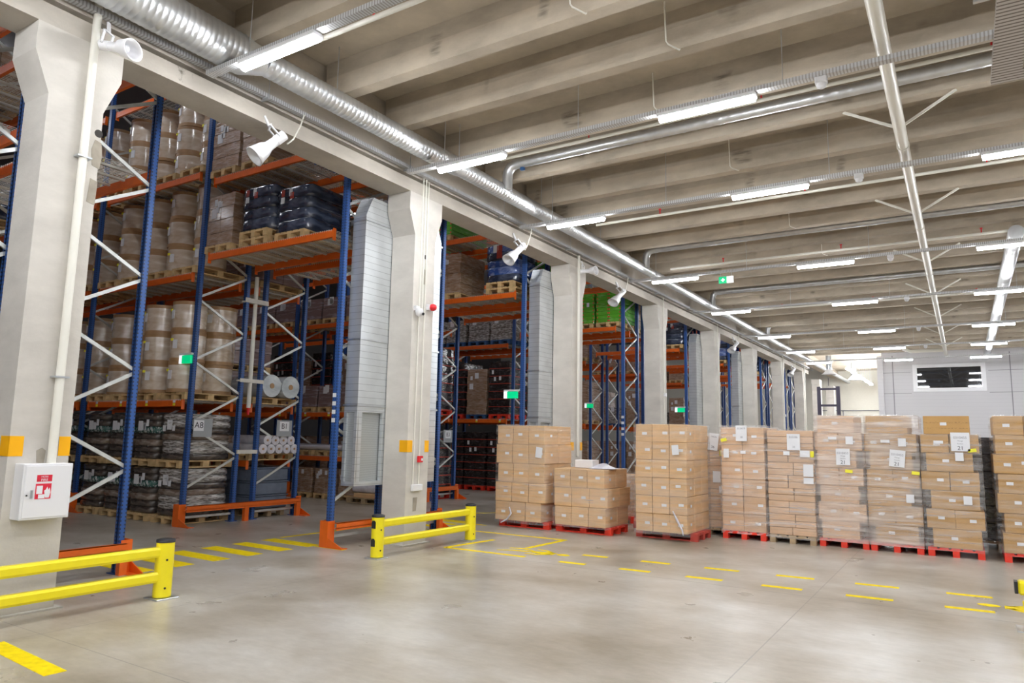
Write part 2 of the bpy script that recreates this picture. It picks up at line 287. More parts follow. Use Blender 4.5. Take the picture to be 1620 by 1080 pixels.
# ------------------------------------------------------------------ mesh helpers
class MB:
    def __init__(s): s.v = []; s.f = []; s.m = []; s.sm = []
    def add(s, vs, fs, mi=0, smooth=False):
        o = len(s.v); s.v += [tuple(v) for v in vs]
        for f in fs: s.f.append(tuple(i + o for i in f)); s.m.append(mi); s.sm.append(smooth)
        return s
    def box(s, x0, y0, z0, x1, y1, z1, mi=0):
        v = [(x0, y0, z0), (x1, y0, z0), (x1, y1, z0), (x0, y1, z0), (x0, y0, z1), (x1, y0, z1), (x1, y1, z1), (x0, y1, z1)]
        return s.add(v, [(0, 3, 2, 1), (4, 5, 6, 7), (0, 1, 5, 4), (1, 2, 6, 5), (2, 3, 7, 6), (3, 0, 4, 7)], mi)
    def bbox(s, x0, y0, z0, x1, y1, z1, b=0.01, mi=0):
        """box with chamfered edges"""
        bm = bmesh.new(); bmesh.ops.create_cube(bm, size=1)
        for v in bm.verts: v.co = Vector(((x0 + x1) / 2 + v.co.x * (x1 - x0), (y0 + y1) / 2 + v.co.y * (y1 - y0), (z0 + z1) / 2 + v.co.z * (z1 - z0)))
        bmesh.ops.bevel(bm, geom=bm.edges[:], offset=b, segments=1, profile=0.5, affect='EDGES')
        bm.verts.index_update(); s.add([v.co[:] for v in bm.verts], [[v.index for v in f.verts] for f in bm.faces], mi); bm.free(); return s
    def prism(s, poly, axis, a, b, mi=0):
        """extrude a 2-D outline along an axis (0 x, 1 y, 2 z)"""
        def P(p, t): return (t, p[0], p[1]) if axis == 0 else (p[0], t, p[1]) if axis == 1 else (p[0], p[1], t)
        n = len(poly); v = [P(p, a) for p in poly] + [P(p, b) for p in poly]
        return s.add(v, [tuple(range(n))[::-1], tuple(range(n, 2 * n))] + [(i, (i + 1) % n, n + (i + 1) % n, n + i) for i in range(n)], mi)
    def bar(s, p, q, wd, h, mi=0, ref=(0, 0, 1)):
        p, q = Vector(p), Vector(q); d = (q - p).normalized(); r = Vector(ref)
        if abs(d.dot(r)) > 0.98: r = Vector((1, 0, 0))
        a = d.cross(r).normalized() * wd / 2; b = a.cross(d).normalized() * h / 2
        v = [p + x * a + y * b for x, y in ((-1, -1), (1, -1), (1, 1), (-1, 1))] + [q + x * a + y * b for x, y in ((-1, -1), (1, -1), (1, 1), (-1, 1))]
        return s.add([t[:] for t in v], [(0, 3, 2, 1), (4, 5, 6, 7), (0, 1, 5, 4), (1, 2, 6, 5), (2, 3, 7, 6), (3, 0, 4, 7)], mi)
    def tube(s, pts, r, n=10, mi=0, caps=True):
        pts = [Vector(p) for p in pts]; rs = r if isinstance(r, (list, tuple)) else [r] * len(pts); o = []
        ref = None
        for i, p in enumerate(pts):
            d = (pts[min(i + 1, len(pts) - 1)] - pts[max(i - 1, 0)]).normalized()
            if ref is None: ref = Vector((0, 0, 1)) if abs(d.z) < 0.9 else Vector((1, 0, 0))
            a = d.cross(ref).normalized(); b = a.cross(d).normalized(); ref = b if b.length > 0 else ref
            o.append([p + rs[i] * (a * math.cos(t * 2 * PI / n) + b * math.sin(t * 2 * PI / n)) for t in range(n)])
        v = [t[:] for ring in o for t in ring]; f = []
        for i in range(len(pts) - 1):
            for t in range(n): u = (t + 1) % n; f.append((i * n + t, i * n + u, (i + 1) * n + u, (i + 1) * n + t))
        s.add(v, f, mi, True)
        if caps:
            s.add(o[0] and [t[:] for t in o[0]], [tuple(range(n))[::-1]], mi); s.add([t[:] for t in o[-1]], [tuple(range(n))], mi)
        return s
    def cyl(s, x, y, z0, z1, r, n=16, mi=0): return s.tube([(x, y, z0), (x, y, z1)], r, n, mi)
    def mesh(s, name, mats):
        me = bpy.data.meshes.new(name); me.from_pydata(s.v, [], s.f)
        for m in (mats if isinstance(mats, (list, tuple)) else [mats]): me.materials.append(MT[m] if isinstance(m, str) else m)
        for p, mi, sm in zip(me.polygons, s.m, s.sm): p.material_index = mi; p.use_smooth = sm
        me.update(); return me
def link(o, parent=None, loc=None, rz=0.0):
    C.objects.link(o)
    if parent is not None: o.parent = parent
    if loc is not None: o.location = loc
    if rz: o.rotation_euler = (0, 0, rz)
    return o
def obj(name, mb, mats, parent=None, loc=None, rz=0.0):
    me = mb.mesh(name, mats) if isinstance(mb, MB) else mb
    return link(bpy.data.objects.new(name, me), parent, loc, rz)
def tag(o, label, cat, group=None, kind=None):
    o['label'] = label; o['category'] = cat
    if group: o['group'] = group
    if kind: o['kind'] = kind
    return o
def thing(name, label, cat, loc=(0, 0, 0), rz=0.0, group=None):
    o = bpy.data.objects.new(name, None); o.empty_display_size = 0.1; link(o, None, loc, rz); return tag(o, label, cat, group)
def struct(name, mb, mats, parent=None, loc=None):
    o = obj(name, mb, mats, parent, loc)
    if parent is None: o['kind'] = 'structure'
    return o
kids = {}
def dup(root, loc, rz=0.0, label=None, group=None):
    """a copy of a thing with copies of its parts and sub-parts"""
    r = root.copy(); C.objects.link(r); r.location = loc; r.rotation_euler = (0, 0, rz)
    if label: r['label'] = label
    if group: r['group'] = group
    for ch in kids.setdefault(root.name, list(root.children)):
        c = ch.copy(); C.objects.link(c); c.parent = r
        for g in kids.setdefault(ch.name, list(ch.children)):
            d = g.copy(); C.objects.link(d); d.parent = c
    return r
class Proto:
    """builds the first one with fn, copies the rest"""
    def __init__(s, fn): s.fn = fn; s.o = None
    def put(s, loc, rz, label, group=None):
        if s.o is None:
            s.o = s.fn(); kids[s.o.name] = list(s.o.children)
            for c in s.o.children: kids[c.name] = list(c.children)
            s.o.location = loc; s.o.rotation_euler = (0, 0, rz); s.o['label'] = label
            if group: s.o['group'] = group
            return s.o
        return dup(s.o, loc, rz, label, group)
ORD = ['first', 'second', 'third', 'fourth', 'fifth', 'sixth', 'seventh', 'eighth', 'ninth', 'tenth', 'eleventh', 'twelfth', 'thirteenth', 'fourteenth', 'fifteenth', 'sixteenth', 'seventeenth', 'eighteenth']
def text(s, size, mat, parent, loc, rot, name='lettering', ax='CENTER', ext=0.0005):
    cu = bpy.data.curves.new(name, 'FONT'); cu.body = s; cu.size = size; cu.align_x = ax; cu.align_y = 'CENTER'; cu.extrude = ext
    tmp = bpy.data.objects.new(name, cu); C.objects.link(tmp); bpy.context.view_layer.update()
    me = bpy.data.meshes.new_from_object(tmp.evaluated_get(bpy.context.evaluated_depsgraph_get())); C.objects.unlink(tmp); bpy.data.objects.remove(tmp)
    me.materials.clear(); me.materials.append(MT[mat]); o = bpy.data.objects.new(name, me); link(o, parent, loc); o.rotation_euler = rot; return o
FX = (PI / 2, 0, PI / 2)      # text facing +X
FY = (PI / 2, 0, 0)           # text facing -Y

# ------------------------------------------------------------------ shell
struct('floor', MB().box(-32, -16, -0.2, 26, 96, 0), 'floor')
H0, HS = 6.95, 7.5
ceil = MB().box(-0.1, -16, HS, 26, 96, HS + 0.25); ceil = struct('ceiling', ceil, 'slab')
RIBY = []
for k in range(-7, 15):
    RIBY += [4.4 + 3 * k - 3, 5.75 + 3 * k - 3]
rib_me = MB().prism([(-0.2, 0), (0, 0), (0.03, 0.56), (-0.23, 0.56)], 0, -0.05, 25.9).mesh('ceiling_rib', 'rib')
for y in RIBY: link(bpy.data.objects.new('ceiling_rib', rib_me), ceil, (0, y, H0))
for y in range(20):
    pass
struct('wall_right', MB().box(26, -16, 0, 26.2, 96, HS), 'wallpanel')
struct('wall_front', MB().box(-32, -16.2, 0, 26, -16, 10.8), 'wallpanel')
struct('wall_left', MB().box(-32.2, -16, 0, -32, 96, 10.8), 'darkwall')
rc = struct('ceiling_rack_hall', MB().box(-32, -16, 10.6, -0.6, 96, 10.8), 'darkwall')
struct('wall_rack_hall', MB().box(-0.62, -16, H0 + 0.02, -0.15, 96, 10.6), 'slab')
# far wall with its door frame and cream cladding
fw = struct('wall_far', MB().box(-32, 61, 0, 26, 61.3, 10.6), 'whitewall')
s = MB()
for x in (0.1, 3.7): s.box(x - 0.03, 60.96, 0, x + 0.03, 61, 4.4)
s.box(-2, 60.94, 4.38, 6, 61, 4.45).box(-0.9, 60.96, 4.4, -0.86, 61, 7)
struct('wall_seam', s, 'seam', fw)
# grey panel wall with window
WY = 46.5
wp = MB(); X0, X1 = 4.15, 26
wx0, wx1, wz0, wz1 = 5.92, 8.97, 5.05, 6.2
wp.box(X0, WY, 0, wx0, WY + 0.2, HS).box(wx1, WY, 0, X1, WY + 0.2, HS).box(wx0, WY, 0, wx1, WY + 0.2, wz0).box(wx0, WY, wz1, wx1, WY + 0.2, HS)
bw = struct('wall_back', wp, 'wallpanel')
s = MB()
for x in (4.7, 10.3, 14.4): s.box(x - 0.02, WY - 0.012, 0, x + 0.02, WY, H0)
for z in (3.3, 4.75, 5.95): s.box(9.3, WY - 0.01, z, X1, WY, z + 0.02); s.box(4.2, WY - 0.01, z, 5.6, WY, z + 0.02)
struct('wall_seam', s, 'seam', bw)
struct('trim_1', MB().box(X0 - 0.25, WY - 0.12, 0, X0 + 0.05, WY + 32, H0), 'wallpanel')
wn = struct('window_1', MB().box(wx0, WY + 0.06, wz0, wx1, WY + 0.08, wz1), 'glass')
s = MB()
s.box(wx0 - 0.22, WY - 0.05, wz0, wx0, WY - 0.001, wz1).box(wx1, WY - 0.05, wz0, wx1 + 0.22, WY - 0.001, wz1)
s.box(wx0 - 0.22, WY - 0.05, wz0 - 0.2, wx1 + 0.22, WY - 0.001, wz0).box(wx0 - 0.22, WY - 0.05, wz1, wx1 + 0.22, WY - 0.001, wz1 + 0.2)
struct('window_frame', s, 'white', wn)

# ------------------------------------------------------------------ columns and the long beam
SB = 6.095
def colname(i): return ['nearest, with fire cabinet', 'second from camera', 'third from camera', 'fourth from camera', 'fifth from camera', 'sixth from camera', 'seventh from camera', 'eighth from camera', 'ninth from camera', 'tenth from camera'][i]
for i in range(-1, 10):
    y0 = 3.19 + 6 * i; y1 = y0 + 0.903; a, b = y0 + 0.165, y1 - 0.165
    poly = [(a, 0), (b, 0), (b, 5.35), (y1, 5.78), (y1, SB), (y0, SB), (y0, 5.78), (a, 5.35)]
    m = MB().prism(poly, 0, -0.52, 0.0)
    lab = f'pale concrete column, {colname(i)}, under the long beam' if i >= 0 else 'pale concrete column beside the camera, before the nearest one'
    c = obj('concrete_column', m, 'column'); c.location = (0, 0, 0)
    tag(c, lab, 'column', 'concrete columns of the colonnade')
    obj('plinth', MB().box(-0.58, a - 0.06, 0, 0.06, b + 0.06, 0.018), 'plinth', c)
    if i in (0, 1, 2):
        for (ya, yb) in ((a, a + 0.13), (b - 0.11, b)):
            obj('warning_sticker', MB().box(-0.001, ya - 0.004 if ya == a else ya, 1.545, 0.004, yb + (0.004 if yb == b else 0), 1.745), 'ystick', c)
        obj('warning_sticker', MB().box(-0.17, a - 0.005, 1.545, 0.004, a - 0.001, 1.745), 'ystick', c)
    if i == 0:
        obj('mortar_patch', MB().prism([(3.86, 4.72), (3.94, 4.70), (3.96, 4.85), (3.94, 5.0), (3.87, 5.02), (3.84, 4.9)], 0, 0.0, 0.003), 'patch', c)
        obj('mortar_patch', MB().prism([(3.84, 4.30), (3.93, 4.28), (3.94, 4.55), (3.86, 4.57)], 0, 0.0, 0.003), 'patch', c)
        obj('drill_hole', MB().tube([(0, 3.9, 5.1), (0.003, 3.9, 5.1)], 0.045, 14), 'dark', c)
        obj('mortar_patch', MB().prism([(3.62, 1.48), (3.69, 1.47), (3.70, 1.6), (3.66, 1.63), (3.61, 1.6)], 0, 0.0, 0.003), 'patch', c)
    if i == 1:
        obj('drill_hole', MB().tube([(0, 9.66, 5.0), (0.003, 9.66, 5.0)], 0.04, 12), 'dark', c)
        obj('mortar_patch', MB().prism([(9.62, 4.5), (9.68, 4.5), (9.69, 4.75), (9.63, 4.78)], 0, 0.0, 0.003), 'patch', c)
        obj('mortar_patch', MB().prism([(9.56, 0.55), (9.64, 0.55), (9.67, 0.78), (9.55, 0.78)], 0, 0.0, 0.003), 'patch', c)
lb = MB().prism([(-0.52, SB), (0.0, SB), (0.0, SB + 0.22), (-0.14, SB + 0.22), (-0.14, SB + 0.30), (-0.03, SB + 0.30), (-0.03, H0), (-0.52, H0)], 1, -12, 47.2)
tag(obj('concrete_beam', lb, 'beam'), 'long pale concrete beam resting on all the columns', 'beam')
# ------------------------------------------------------------------ lamps
LY = [-9.0, -5.2, -1.5, 1.6, 5.1, 8.97, 12.68, 18.7, 24.35, 30.95, 36.7, 42.0]
LX = [0.8, 4.66, 8.47, 12.4, 16.3]
def make_lamp():
    t = thing('tube_lamp', 'x', 'lamp')
    obj('housing', MB().bbox(-0.66, -0.085, 0.045, 0.66, 0.085, 0.1, 0.01), 'white', t)
    p = [(-0.06, 0.045), (-0.05, 0.012), (-0.025, -0.01), (0.025, -0.01), (0.05, 0.012), (0.06, 0.045)]
    obj('diffuser', MB().prism(p, 0, -0.64, 0.64), 'lamp', t)
    return t
lampP = Proto(make_lamp)
rown = {5.1: 'nearest ceiling row', 8.97: 'second ceiling row', 12.68: 'third ceiling row', 18.7: 'fourth ceiling row', 24.35: 'fifth ceiling row', 30.95: 'sixth ceiling row', 36.7: 'seventh ceiling row', 42.0: 'farthest ceiling row'}
for y in LY:
    for j, x in enumerate(LX):
        if y == 8.97 and j > 1: continue
        if y > 5 and j > 2: lab = f'white tube lamp outside the picture to the right, {rown[y]}, {ORD[j]} along'
        elif y > 5: lab = f'lit white tube lamp, {rown[y]}, {ORD[j]} from the colonnade'
        else: lab = f'lit white tube lamp behind the camera, {ORD[LY.index(y)]} row, {ORD[j]} from colonnade'
        lampP.put((x + 0.65, y, 6.2), 0, lab, 'tube lamps under the hall ceiling')
# suspended cable trays that carry the lamps
def tray_x(y, x0=0.12, x1=25.5):
    t = thing('cable_tray', f'zinc perforated cable tray hung across the ceiling, {rown.get(y, "behind the camera")}' + ('' if y in rown else f', {ORD[LY.index(y)]} row'), 'cable tray', (0, y, 6.3), group='cross trays under the hall ceiling')
    obj('channel', MB().box(x0, -0.055, 0, x1, 0.055, 0.006).box(x0, -0.055, 0.006, x1, -0.051, 0.06).box(x0, 0.051, 0.006, x1, 0.055, 0.06), 'tray', t)
    for x in (0.9, 3.4, 6.3, 9.5, 13, 17, 21):
        obj('hanger_rod', MB().tube([(x, 0, 0.03), (x, 0, HS - 6.3)], 0.006, 6), 'galv', t)
for y in LY: tray_x(y, 0.13)
# tray along the beam
t = thing('cable_tray', 'zinc ladder cable tray running along the long concrete beam', 'cable tray', (0, 0, 6.42))
obj('channel', MB().box(0.02, -12, 0, 0.11, 47, 0.005).box(0.02, -12, 0.005, 0.024, 47, 0.06).box(0.106, -12, 0.005, 0.11, 47, 0.06), 'trayy', t)
for k in range(20):
    obj('bracket', MB().box(-0.02, -9 + 3 * k, -0.03, 0.13, -8.97 + 3 * k, 0.0).tube([(0.12, -8.98 + 3 * k, 0), (0.12, -8.98 + 3 * k, 0.5)], 0.005, 5), 'galv', t)
# wide slotted tray top right with a branch
t = thing('wide_cable_tray', 'wide slotted zinc cable tray hanging at the top right corner', 'cable tray', (8.66, 0, 6.2))
obj('channel', MB().box(-0.14, -8, 0, 0.14, 10.0, 0.01).box(-0.15, -8, 0, -0.14, 10.0, 0.07).box(0.14, -8, 0, 0.15, 9.75, 0.07), 'widetray', t)
obj('branch', MB().box(0.14, 9.72, 0, 3, 10.0, 0.01).box(-0.15, 10.0, 0, 3, 10.01, 0.07), 'widetray', t)
obj('crossbar', MB().box(-0.35, 7.9, -0.03, 1.2, 7.94, 0.0), 'galv', t)
for x in (-0.3, 0.9): obj('hanger_rod', MB().tube([(x, 7.92, 0), (x, 7.92, 1.3)], 0.006, 6), 'galv', t)
# sensors on cross trays
for y, l in ((8.97, 'second'), (12.68, 'third'), (18.7, 'fourth'), (24.35, 'fifth'), (30.95, 'sixth'), (36.7, 'seventh')):
    t = thing('motion_sensor', f'small white motion sensor under the {l} cross cable tray', 'sensor', (6.75, y, 6.17), group='sensors on the cross trays')
    obj('sensor_box', MB().bbox(-0.07, -0.05, 0.04, 0.07, 0.05, 0.13, 0.01), 'white', t)
    obj('sensor_eye', MB().tube([(0, 0, 0.04), (0, 0, 0.0), (0, 0, -0.02)], [0.06, 0.055, 0.02], 12), 'white', t)

# ------------------------------------------------------------------ round ducts and pipes
def spiral(pts, r, pitch=0.11, n=20):
    """spiral-seam duct: the radius swells a little at every seam"""
    P, Rr = [], []
    for a, b in zip(pts[:-1], pts[1:]):
        a, b = Vector(a), Vector(b); k = max(1, int((b - a).length / pitch)); d = (b - a).normalized(); q = pitch * 0.12
        for i in range(k):
            c = a + (b - a) * i / k
            P += [c - d * q, c, c + d * q]; Rr += [r, r + 0.005, r]
        P.append(b - d * q); Rr.append(r)
    return MB().tube(P, Rr, n)
t = thing('spiral_duct', 'big silver spiral ventilation duct, stepping narrower, running along the long beam', 'duct', (0, 0, 0))
obj('wide_section', spiral([(0.42, -12, 6.62), (0.42, 5.35, 6.62)], 0.25, 0.075, 28), 'spiral', t)
obj('reducer', MB().tube([(0.42, 5.33, 6.62), (0.52, 5.62, 6.62)], [0.25, 0.165], 28), 'spiral', t)
obj('middle_section', spiral([(0.52, 5.6, 6.62), (0.56, 9.75, 6.62)], 0.165, 0.08, 24), 'spiral', t)
obj('reducer', MB().tube([(0.56, 9.74, 6.62), (0.57, 9.9, 6.62)], [0.165, 0.145], 24), 'spiral', t)
obj('middle_section', spiral([(0.57, 9.9, 6.62), (0.6, 17.2, 6.62)], 0.145, 0.09, 22), 'spiral', t)
obj('reducer', MB().tube([(0.6, 17.19, 6.62), (0.6, 17.4, 6.62)], [0.145, 0.12], 22), 'spiral', t)
obj('narrow_section', spiral([(0.6, 17.4, 6.62), (0.6, 46, 6.62), (0.6, 60.9, 6.62)], 0.12, 0.25, 16), 'spiral', t)
for k in range(6): obj('hanger_rod', MB().tube([(0.5, 3.9 + 3.0 * k, 6.75), (0.5, 3.9 + 3.0 * k, HS)], 0.007, 6), 'galv', t)
for i, (y, z, w_) in enumerate(((11.2, 7.1, 'first'), (18.42, 7.1, 'second'), (24.7, 7.06, 'third'), (33.1, 7.1, 'fourth'))):
    t = thing('branch_duct', f'thin silver branch duct bending off the long beam duct, {w_} from camera', 'duct', (0, y, 0), group='branch ducts across the ceiling')
    obj('elbow', MB().tube([(0.72, 0, 6.60), (0.72, 0, z - 0.22), (0.74, 0, z - 0.12), (0.80, 0, z - 0.04), (0.90, 0, z), (1.05, 0, z)], 0.10, 14), 'spiral', t)
    obj('run', spiral([(1.05, 0, z), (12 if i else 25, 0, z)], 0.095, 0.2, 14), 'spiral', t)
    if i == 0: obj('damper', MB().box(1.02, -0.03, z - 0.15, 1.1, 0.03, z - 0.1), 'bluewood', t)
for i, (y, x0, z, w_) in enumerate(((5.45, 1.6, 6.5, 'nearest lamp row'), (10.95, 0.72, 7.14, 'second lamp row'), (14.5, 1.06, 6.74, 'third lamp row'), (19.4, 1.08, 6.74, 'fourth lamp row'), (27.0, 1.6, 6.74, 'fifth lamp row'))):
    t = thing('sprinkler_pipe', f'thin cream sprinkler pipe across the ceiling beyond the {w_}', 'pipe', (0, y, z), group='cream sprinkler pipes')
    obj('pipe_run', MB().tube([(x0, 0, 0), (25 if i else 7.2, 0, 0)], 0.032, 8), 'offwhite', t)
    for x in (2.6, 5.6, 8.6, 11.6)[:4 if i else 2]: obj('sprinkler_head', MB().tube([(x, 0, 0.02), (x, 0, 0.12)], 0.014, 6).tube([(x, 0, 0.12), (x, 0, 0.14)], 0.03, 8), 'red', t)
# cream main with light ribs and braces
t = thing('main_pipe', 'large glossy cream pipe running down the hall under the ceiling ribs', 'pipe', (7.43, 0, 6.56))
obj('pipe_run', MB().tube([(0, -10, 0), (0, 44, 0)], 0.085, 18), 'offwhite', t)
for k in range(9): obj('coupling', MB().tube([(0, 2.4 + 5.0 * k, 0), (0, 2.46 + 5.0 * k, 0)], 0.095, 18), 'offwhite', t)
for y in (6.2, 11.6, 16.3, 20.9, 25.5, 30.2, 35, 39.5):
    for s_ in (-1, 1): obj('brace', MB().bar((s_ * 0.07, y, 0.0), (s_ * 0.75, y, 0.385), 0.02, 0.04), 'offwhite', t)
t = thing('spiral_duct', 'bright silver duct running down the hall near the right edge', 'duct', (9.25, 0, 6.66))
obj('duct_run', spiral([(0, 19.3, 0), (0, 44, 0)], 0.16, 0.4, 16), 'spiral', t)
t = thing('branch_pipe', 'cream bent pipe joining the cream main near the far wall', 'pipe', (0, 41.5, 6.6))
obj('pipe_run', MB().tube([(7.4, 0, 0), (5.9, 0, 0), (5.6, 0, 0.12), (5.5, 0, 0.3)], 0.09, 10), 'offwhite', t)
# exit sign under the ceiling
t = thing('exit_sign', 'small lit green and white exit sign hanging under the ceiling', 'exit sign', (2.86, 18.7, 6.1))
obj('sign_face', MB().box(-0.19, -0.02, -0.09, 0.02, 0.02, 0.09), 'exit', t); obj('sign_arrow', MB().box(0.02, -0.02, -0.09, 0.19, 0.02, 0.09), 'exitw', t)
obj('cross_mark', MB().box(-0.13, -0.023, -0.015, -0.03, -0.02, 0.015).box(-0.095, -0.023, -0.05, -0.065, -0.02, 0.05), 'exitw', t)
obj('suspension', MB().box(-0.15, -0.005, 0.09, -0.14, 0.005, 0.2).box(0.14, -0.005, 0.09, 0.15, 0.005, 0.2), 'galv', t)
# thin conduits looped under the ribs
for i, (x, y) in enumerate(((4.3, 7.2), (5.0, 8.55), (4.2, 10.2), (4.55, 13.2), (4.75, 17.6), (5.0, 20.6))):
    tag(obj('conduit', MB().tube([(x, y - 0.27, HS), (x, y - 0.22, H0 + 0.02), (x + 0.02, y - 0.2, H0 - 0.015), (x + 0.1, y + 0.01, H0 - 0.015), (x + 0.12, y + 0.03, H0 + 0.05)], 0.011, 6), 'offwhite'),
        f'thin grey conduit looped under a ceiling rib, {ORD[i]} from the camera', 'conduit', 'conduits looped under ribs')
# far line of lamps and bell lamps beyond the colonnade
for k in range(6):
    t = thing('tube_lamp', f'small far lamp in the line towards the cream wall, {ORD[k]} from the hall', 'lamp', (2.4, 46.3 + 2.35 * k, 6.2), PI / 2, 'far line of lamps')
    obj('diffuser', MB().box(-0.65, -0.09, 0, 0.65, 0.09, 0.06), 'lamp', t); obj('hanger_rod', MB().box(-0.5, -0.006, 0.06, -0.49, 0.006, 1.3).box(0.49, -0.006, 0.06, 0.5, 0.006, 1.3), 'galv', t)
for k, (x, y) in enumerate(((1.5, 45.0), (2.3, 49.5))):
    t = thing('bell_lamp', f'grey bell-shaped lamp hanging far off, {ORD[k]} one', 'lamp', (x, y, 5.85), group='bell lamps')
    obj('ballast', MB().cyl(0, 0, 0.3, 1.1, 0.16), 'galv', t); obj('hanger_rod', MB().cyl(0, 0, 1.1, 1.65, 0.02, 8), 'galv', t); obj('shade', MB().tube([(0, 0, 0.3), (0, 0, 0.1), (0, 0, 0)], [0.12, 0.3, 0.42], 16, caps=False), 'white', t)

# ------------------------------------------------------------------ items on the columns
t = thing('drain_pipe', 'thick cream pipe down the face of the nearest concrete column', 'pipe', (0.05, 3.74, 0))
obj('pipe_run', MB().tube([(0, 0, 1.47), (0, 0, 6.9)], 0.042, 14), 'offwhite', t)
for z in (2.35, 4.75): obj('pipe_clip', MB().box(-0.049, -0.075, z, 0.045, 0.075, z + 0.018), 'galv', t)
t = thing('fire_cabinet', 'white fire hose cabinet with red signs on the nearest column', 'cabinet', (0, 3.43, 0.93))
obj('body', MB().bbox(0, 0, 0, 0.19, 0.46, 0.545, 0.006), 'white', t)
d = obj('door', MB().bbox(0.19, 0.02, 0.02, 0.198, 0.44, 0.525, 0.003), 'white', t)
obj('handle', MB().box(0.198, 0.075, 0.21, 0.206, 0.10, 0.29), 'galv', d); obj('lock', MB().tube([(0.198, 0.045, 0.24), (0.203, 0.045, 0.24)], 0.008, 10), 'black', d)
s = obj('sign', MB().box(0.198, 0.125, 0.37, 0.2, 0.265, 0.435), 'signred', d)
text('FIRE', 0.036, 'paper', s, (0.2005, 0.195, 0.385), FX); text('HOSE', 0.026, 'paper', s, (0.2005, 0.195, 0.417), FX)
s = obj('sign', MB().box(0.198, 0.12, 0.2, 0.2, 0.265, 0.35), 'signred', d)
obj('hose_symbol', MB().box(0.2, 0.13, 0.25, 0.2008, 0.185, 0.33).box(0.2, 0.15, 0.205, 0.2008, 0.21, 0.245), 'paper', s)
obj('flame_symbol', MB().prism([(0.20, 0.28), (0.215, 0.21), (0.25, 0.21), (0.26, 0.26), (0.25, 0.31), (0.238, 0.285), (0.228, 0.32), (0.216, 0.29)], 0, 0.2, 0.2008), 'paper', s)
def make_horn():
    t = thing('horn_speaker', 'x', 'loudspeaker')
    n = 20; v = []; f = []
    prof = [(-0.02, 0.045), (0.0, 0.05), (0.10, 0.055), (0.16, 0.08), (0.26, 0.10), (0.30, 0.112), (0.30, 0.098), (0.24, 0.085), (0.12, 0.05)]
    for d_, r in prof:
        for k in range(n):
            a = k * 2 * PI / n; sx = 1.45 if r > 0.06 else 1.0
            v.append((d_, r * sx * math.cos(a) if abs(math.cos(a)) > -1 else 0, r * math.sin(a)))
    for i in range(len(prof) - 1):
        for k in range(n): u = (k + 1) % n; f.append((i * n + k, i * n + u, (i + 1) * n + u, (i + 1) * n + k))
    f.append(tuple(range(n))[::-1])
    m = MB(); m.add(v, f, 0, True); obj('horn', m, 'white', t)
    obj('driver', MB().tube([(-0.12, 0, 0), (0.0, 0, 0)], 0.055, 14), 'white', t)
    obj('horn_core', MB().tube([(0.12, 0, 0), (0.22, 0, 0), (0.24, 0, 0)], [0.03, 0.042, 0.02], 12), 'white', t)
    obj('bracket', MB().bar((-0.05, -0.07, 0), (-0.05, -0.07, 0.15), 0.03, 0.012).bar((-0.05, 0.07, 0), (-0.05, 0.07, 0.15), 0.03, 0.012).bar((-0.05, -0.08, 0.15), (-0.05, 0.08, 0.15), 0.03, 0.012), 'white', t)
    obj('mounting_arm', MB().bar((-0.05, 0, 0.15), (-0.09, 0, 0.27), 0.04, 0.02), 'white', t)
    return t
horn = Proto(make_horn)
def put_horn(loc, rz, tilt, lab, sc_=1.0):
    o = horn.put(loc, rz, lab, 'white horn loudspeakers'); o.rotation_euler = (0, tilt, rz); o.scale = (sc_,) * 3
put_horn((0.16, 3.84, 6.07), 0.45, 0.2, 'white horn loudspeaker at the top of the nearest concrete column')
put_horn((0.16, 15.72, 6.0), 0.1, 0.0, 'white horn loudspeaker at the top of the third concrete column')
for k, (y, l) in enumerate(((6.2, 'first'), (12.7, 'second'), (18.1, 'third'), (30.0, 'fourth'), (42.0, 'fifth'))):
    put_horn((0.10, y, 5.86), PI + 1.0, 0.8, f'white horn loudspeaker hung below the beam, {l} from the camera', 1.3)
    tag(obj('speaker_cable', MB().tube([(0.12, y + 0.45, 6.42), (0.12, y + 0.40, 6.25), (0.1, y + 0.3, 6.0), (0.12, y + 0.18, 5.88)], 0.012, 6), 'offwhite'), f'white cable feeding the {l} loudspeaker below the beam', 'cable', 'loudspeaker cables')
t = thing('cable_conduit', 'thin white conduits down the face of the second concrete column', 'conduit', (0.015, 9.5, 0))
for y, z0, z1 in ((0.02, 1.0, 6.5), (0.1, 4.05, 6.5), (0.17, 1.0, 6.4)): obj('pipe_run', MB().tube([(0, y, z0), (0, y, z1)], 0.011, 8), 'offwhite', t)
tag(obj('junction_box', MB().bbox(0, 9.48, 0.89, 0.06, 9.74, 1.0, 0.008), 'white'), 'white junction box low on the second concrete column', 'electrical box')
t = thing('fire_call_point', 'small red fire alarm call point on the second column', 'alarm', (0, 9.68, 1.42))
obj('body', MB().bbox(0, -0.055, -0.05, 0.05, 0.055, 0.06, 0.006), 'red', t); obj('press_panel', MB().box(0.05, 0.0, -0.02, 0.053, 0.04, 0.02), 'paper', t)
t = thing('alarm_beacon', 'red alarm beacon high on the second concrete column', 'alarm', (0, 9.78, 4.1))
obj('base', MB().box(0, -0.05, -0.05, 0.06, 0.05, 0.05), 'white', t); obj('lens', MB().tube([(0.06, 0.02, 0), (0.10, 0.03, 0), (0.14, 0.03, 0), (0.16, 0.03, 0)], [0.06, 0.065, 0.05, 0.01], 14), 'red', t)
t = thing('security_camera', 'white dome security camera on the second concrete column', 'camera', (0, 9.44, 3.93))
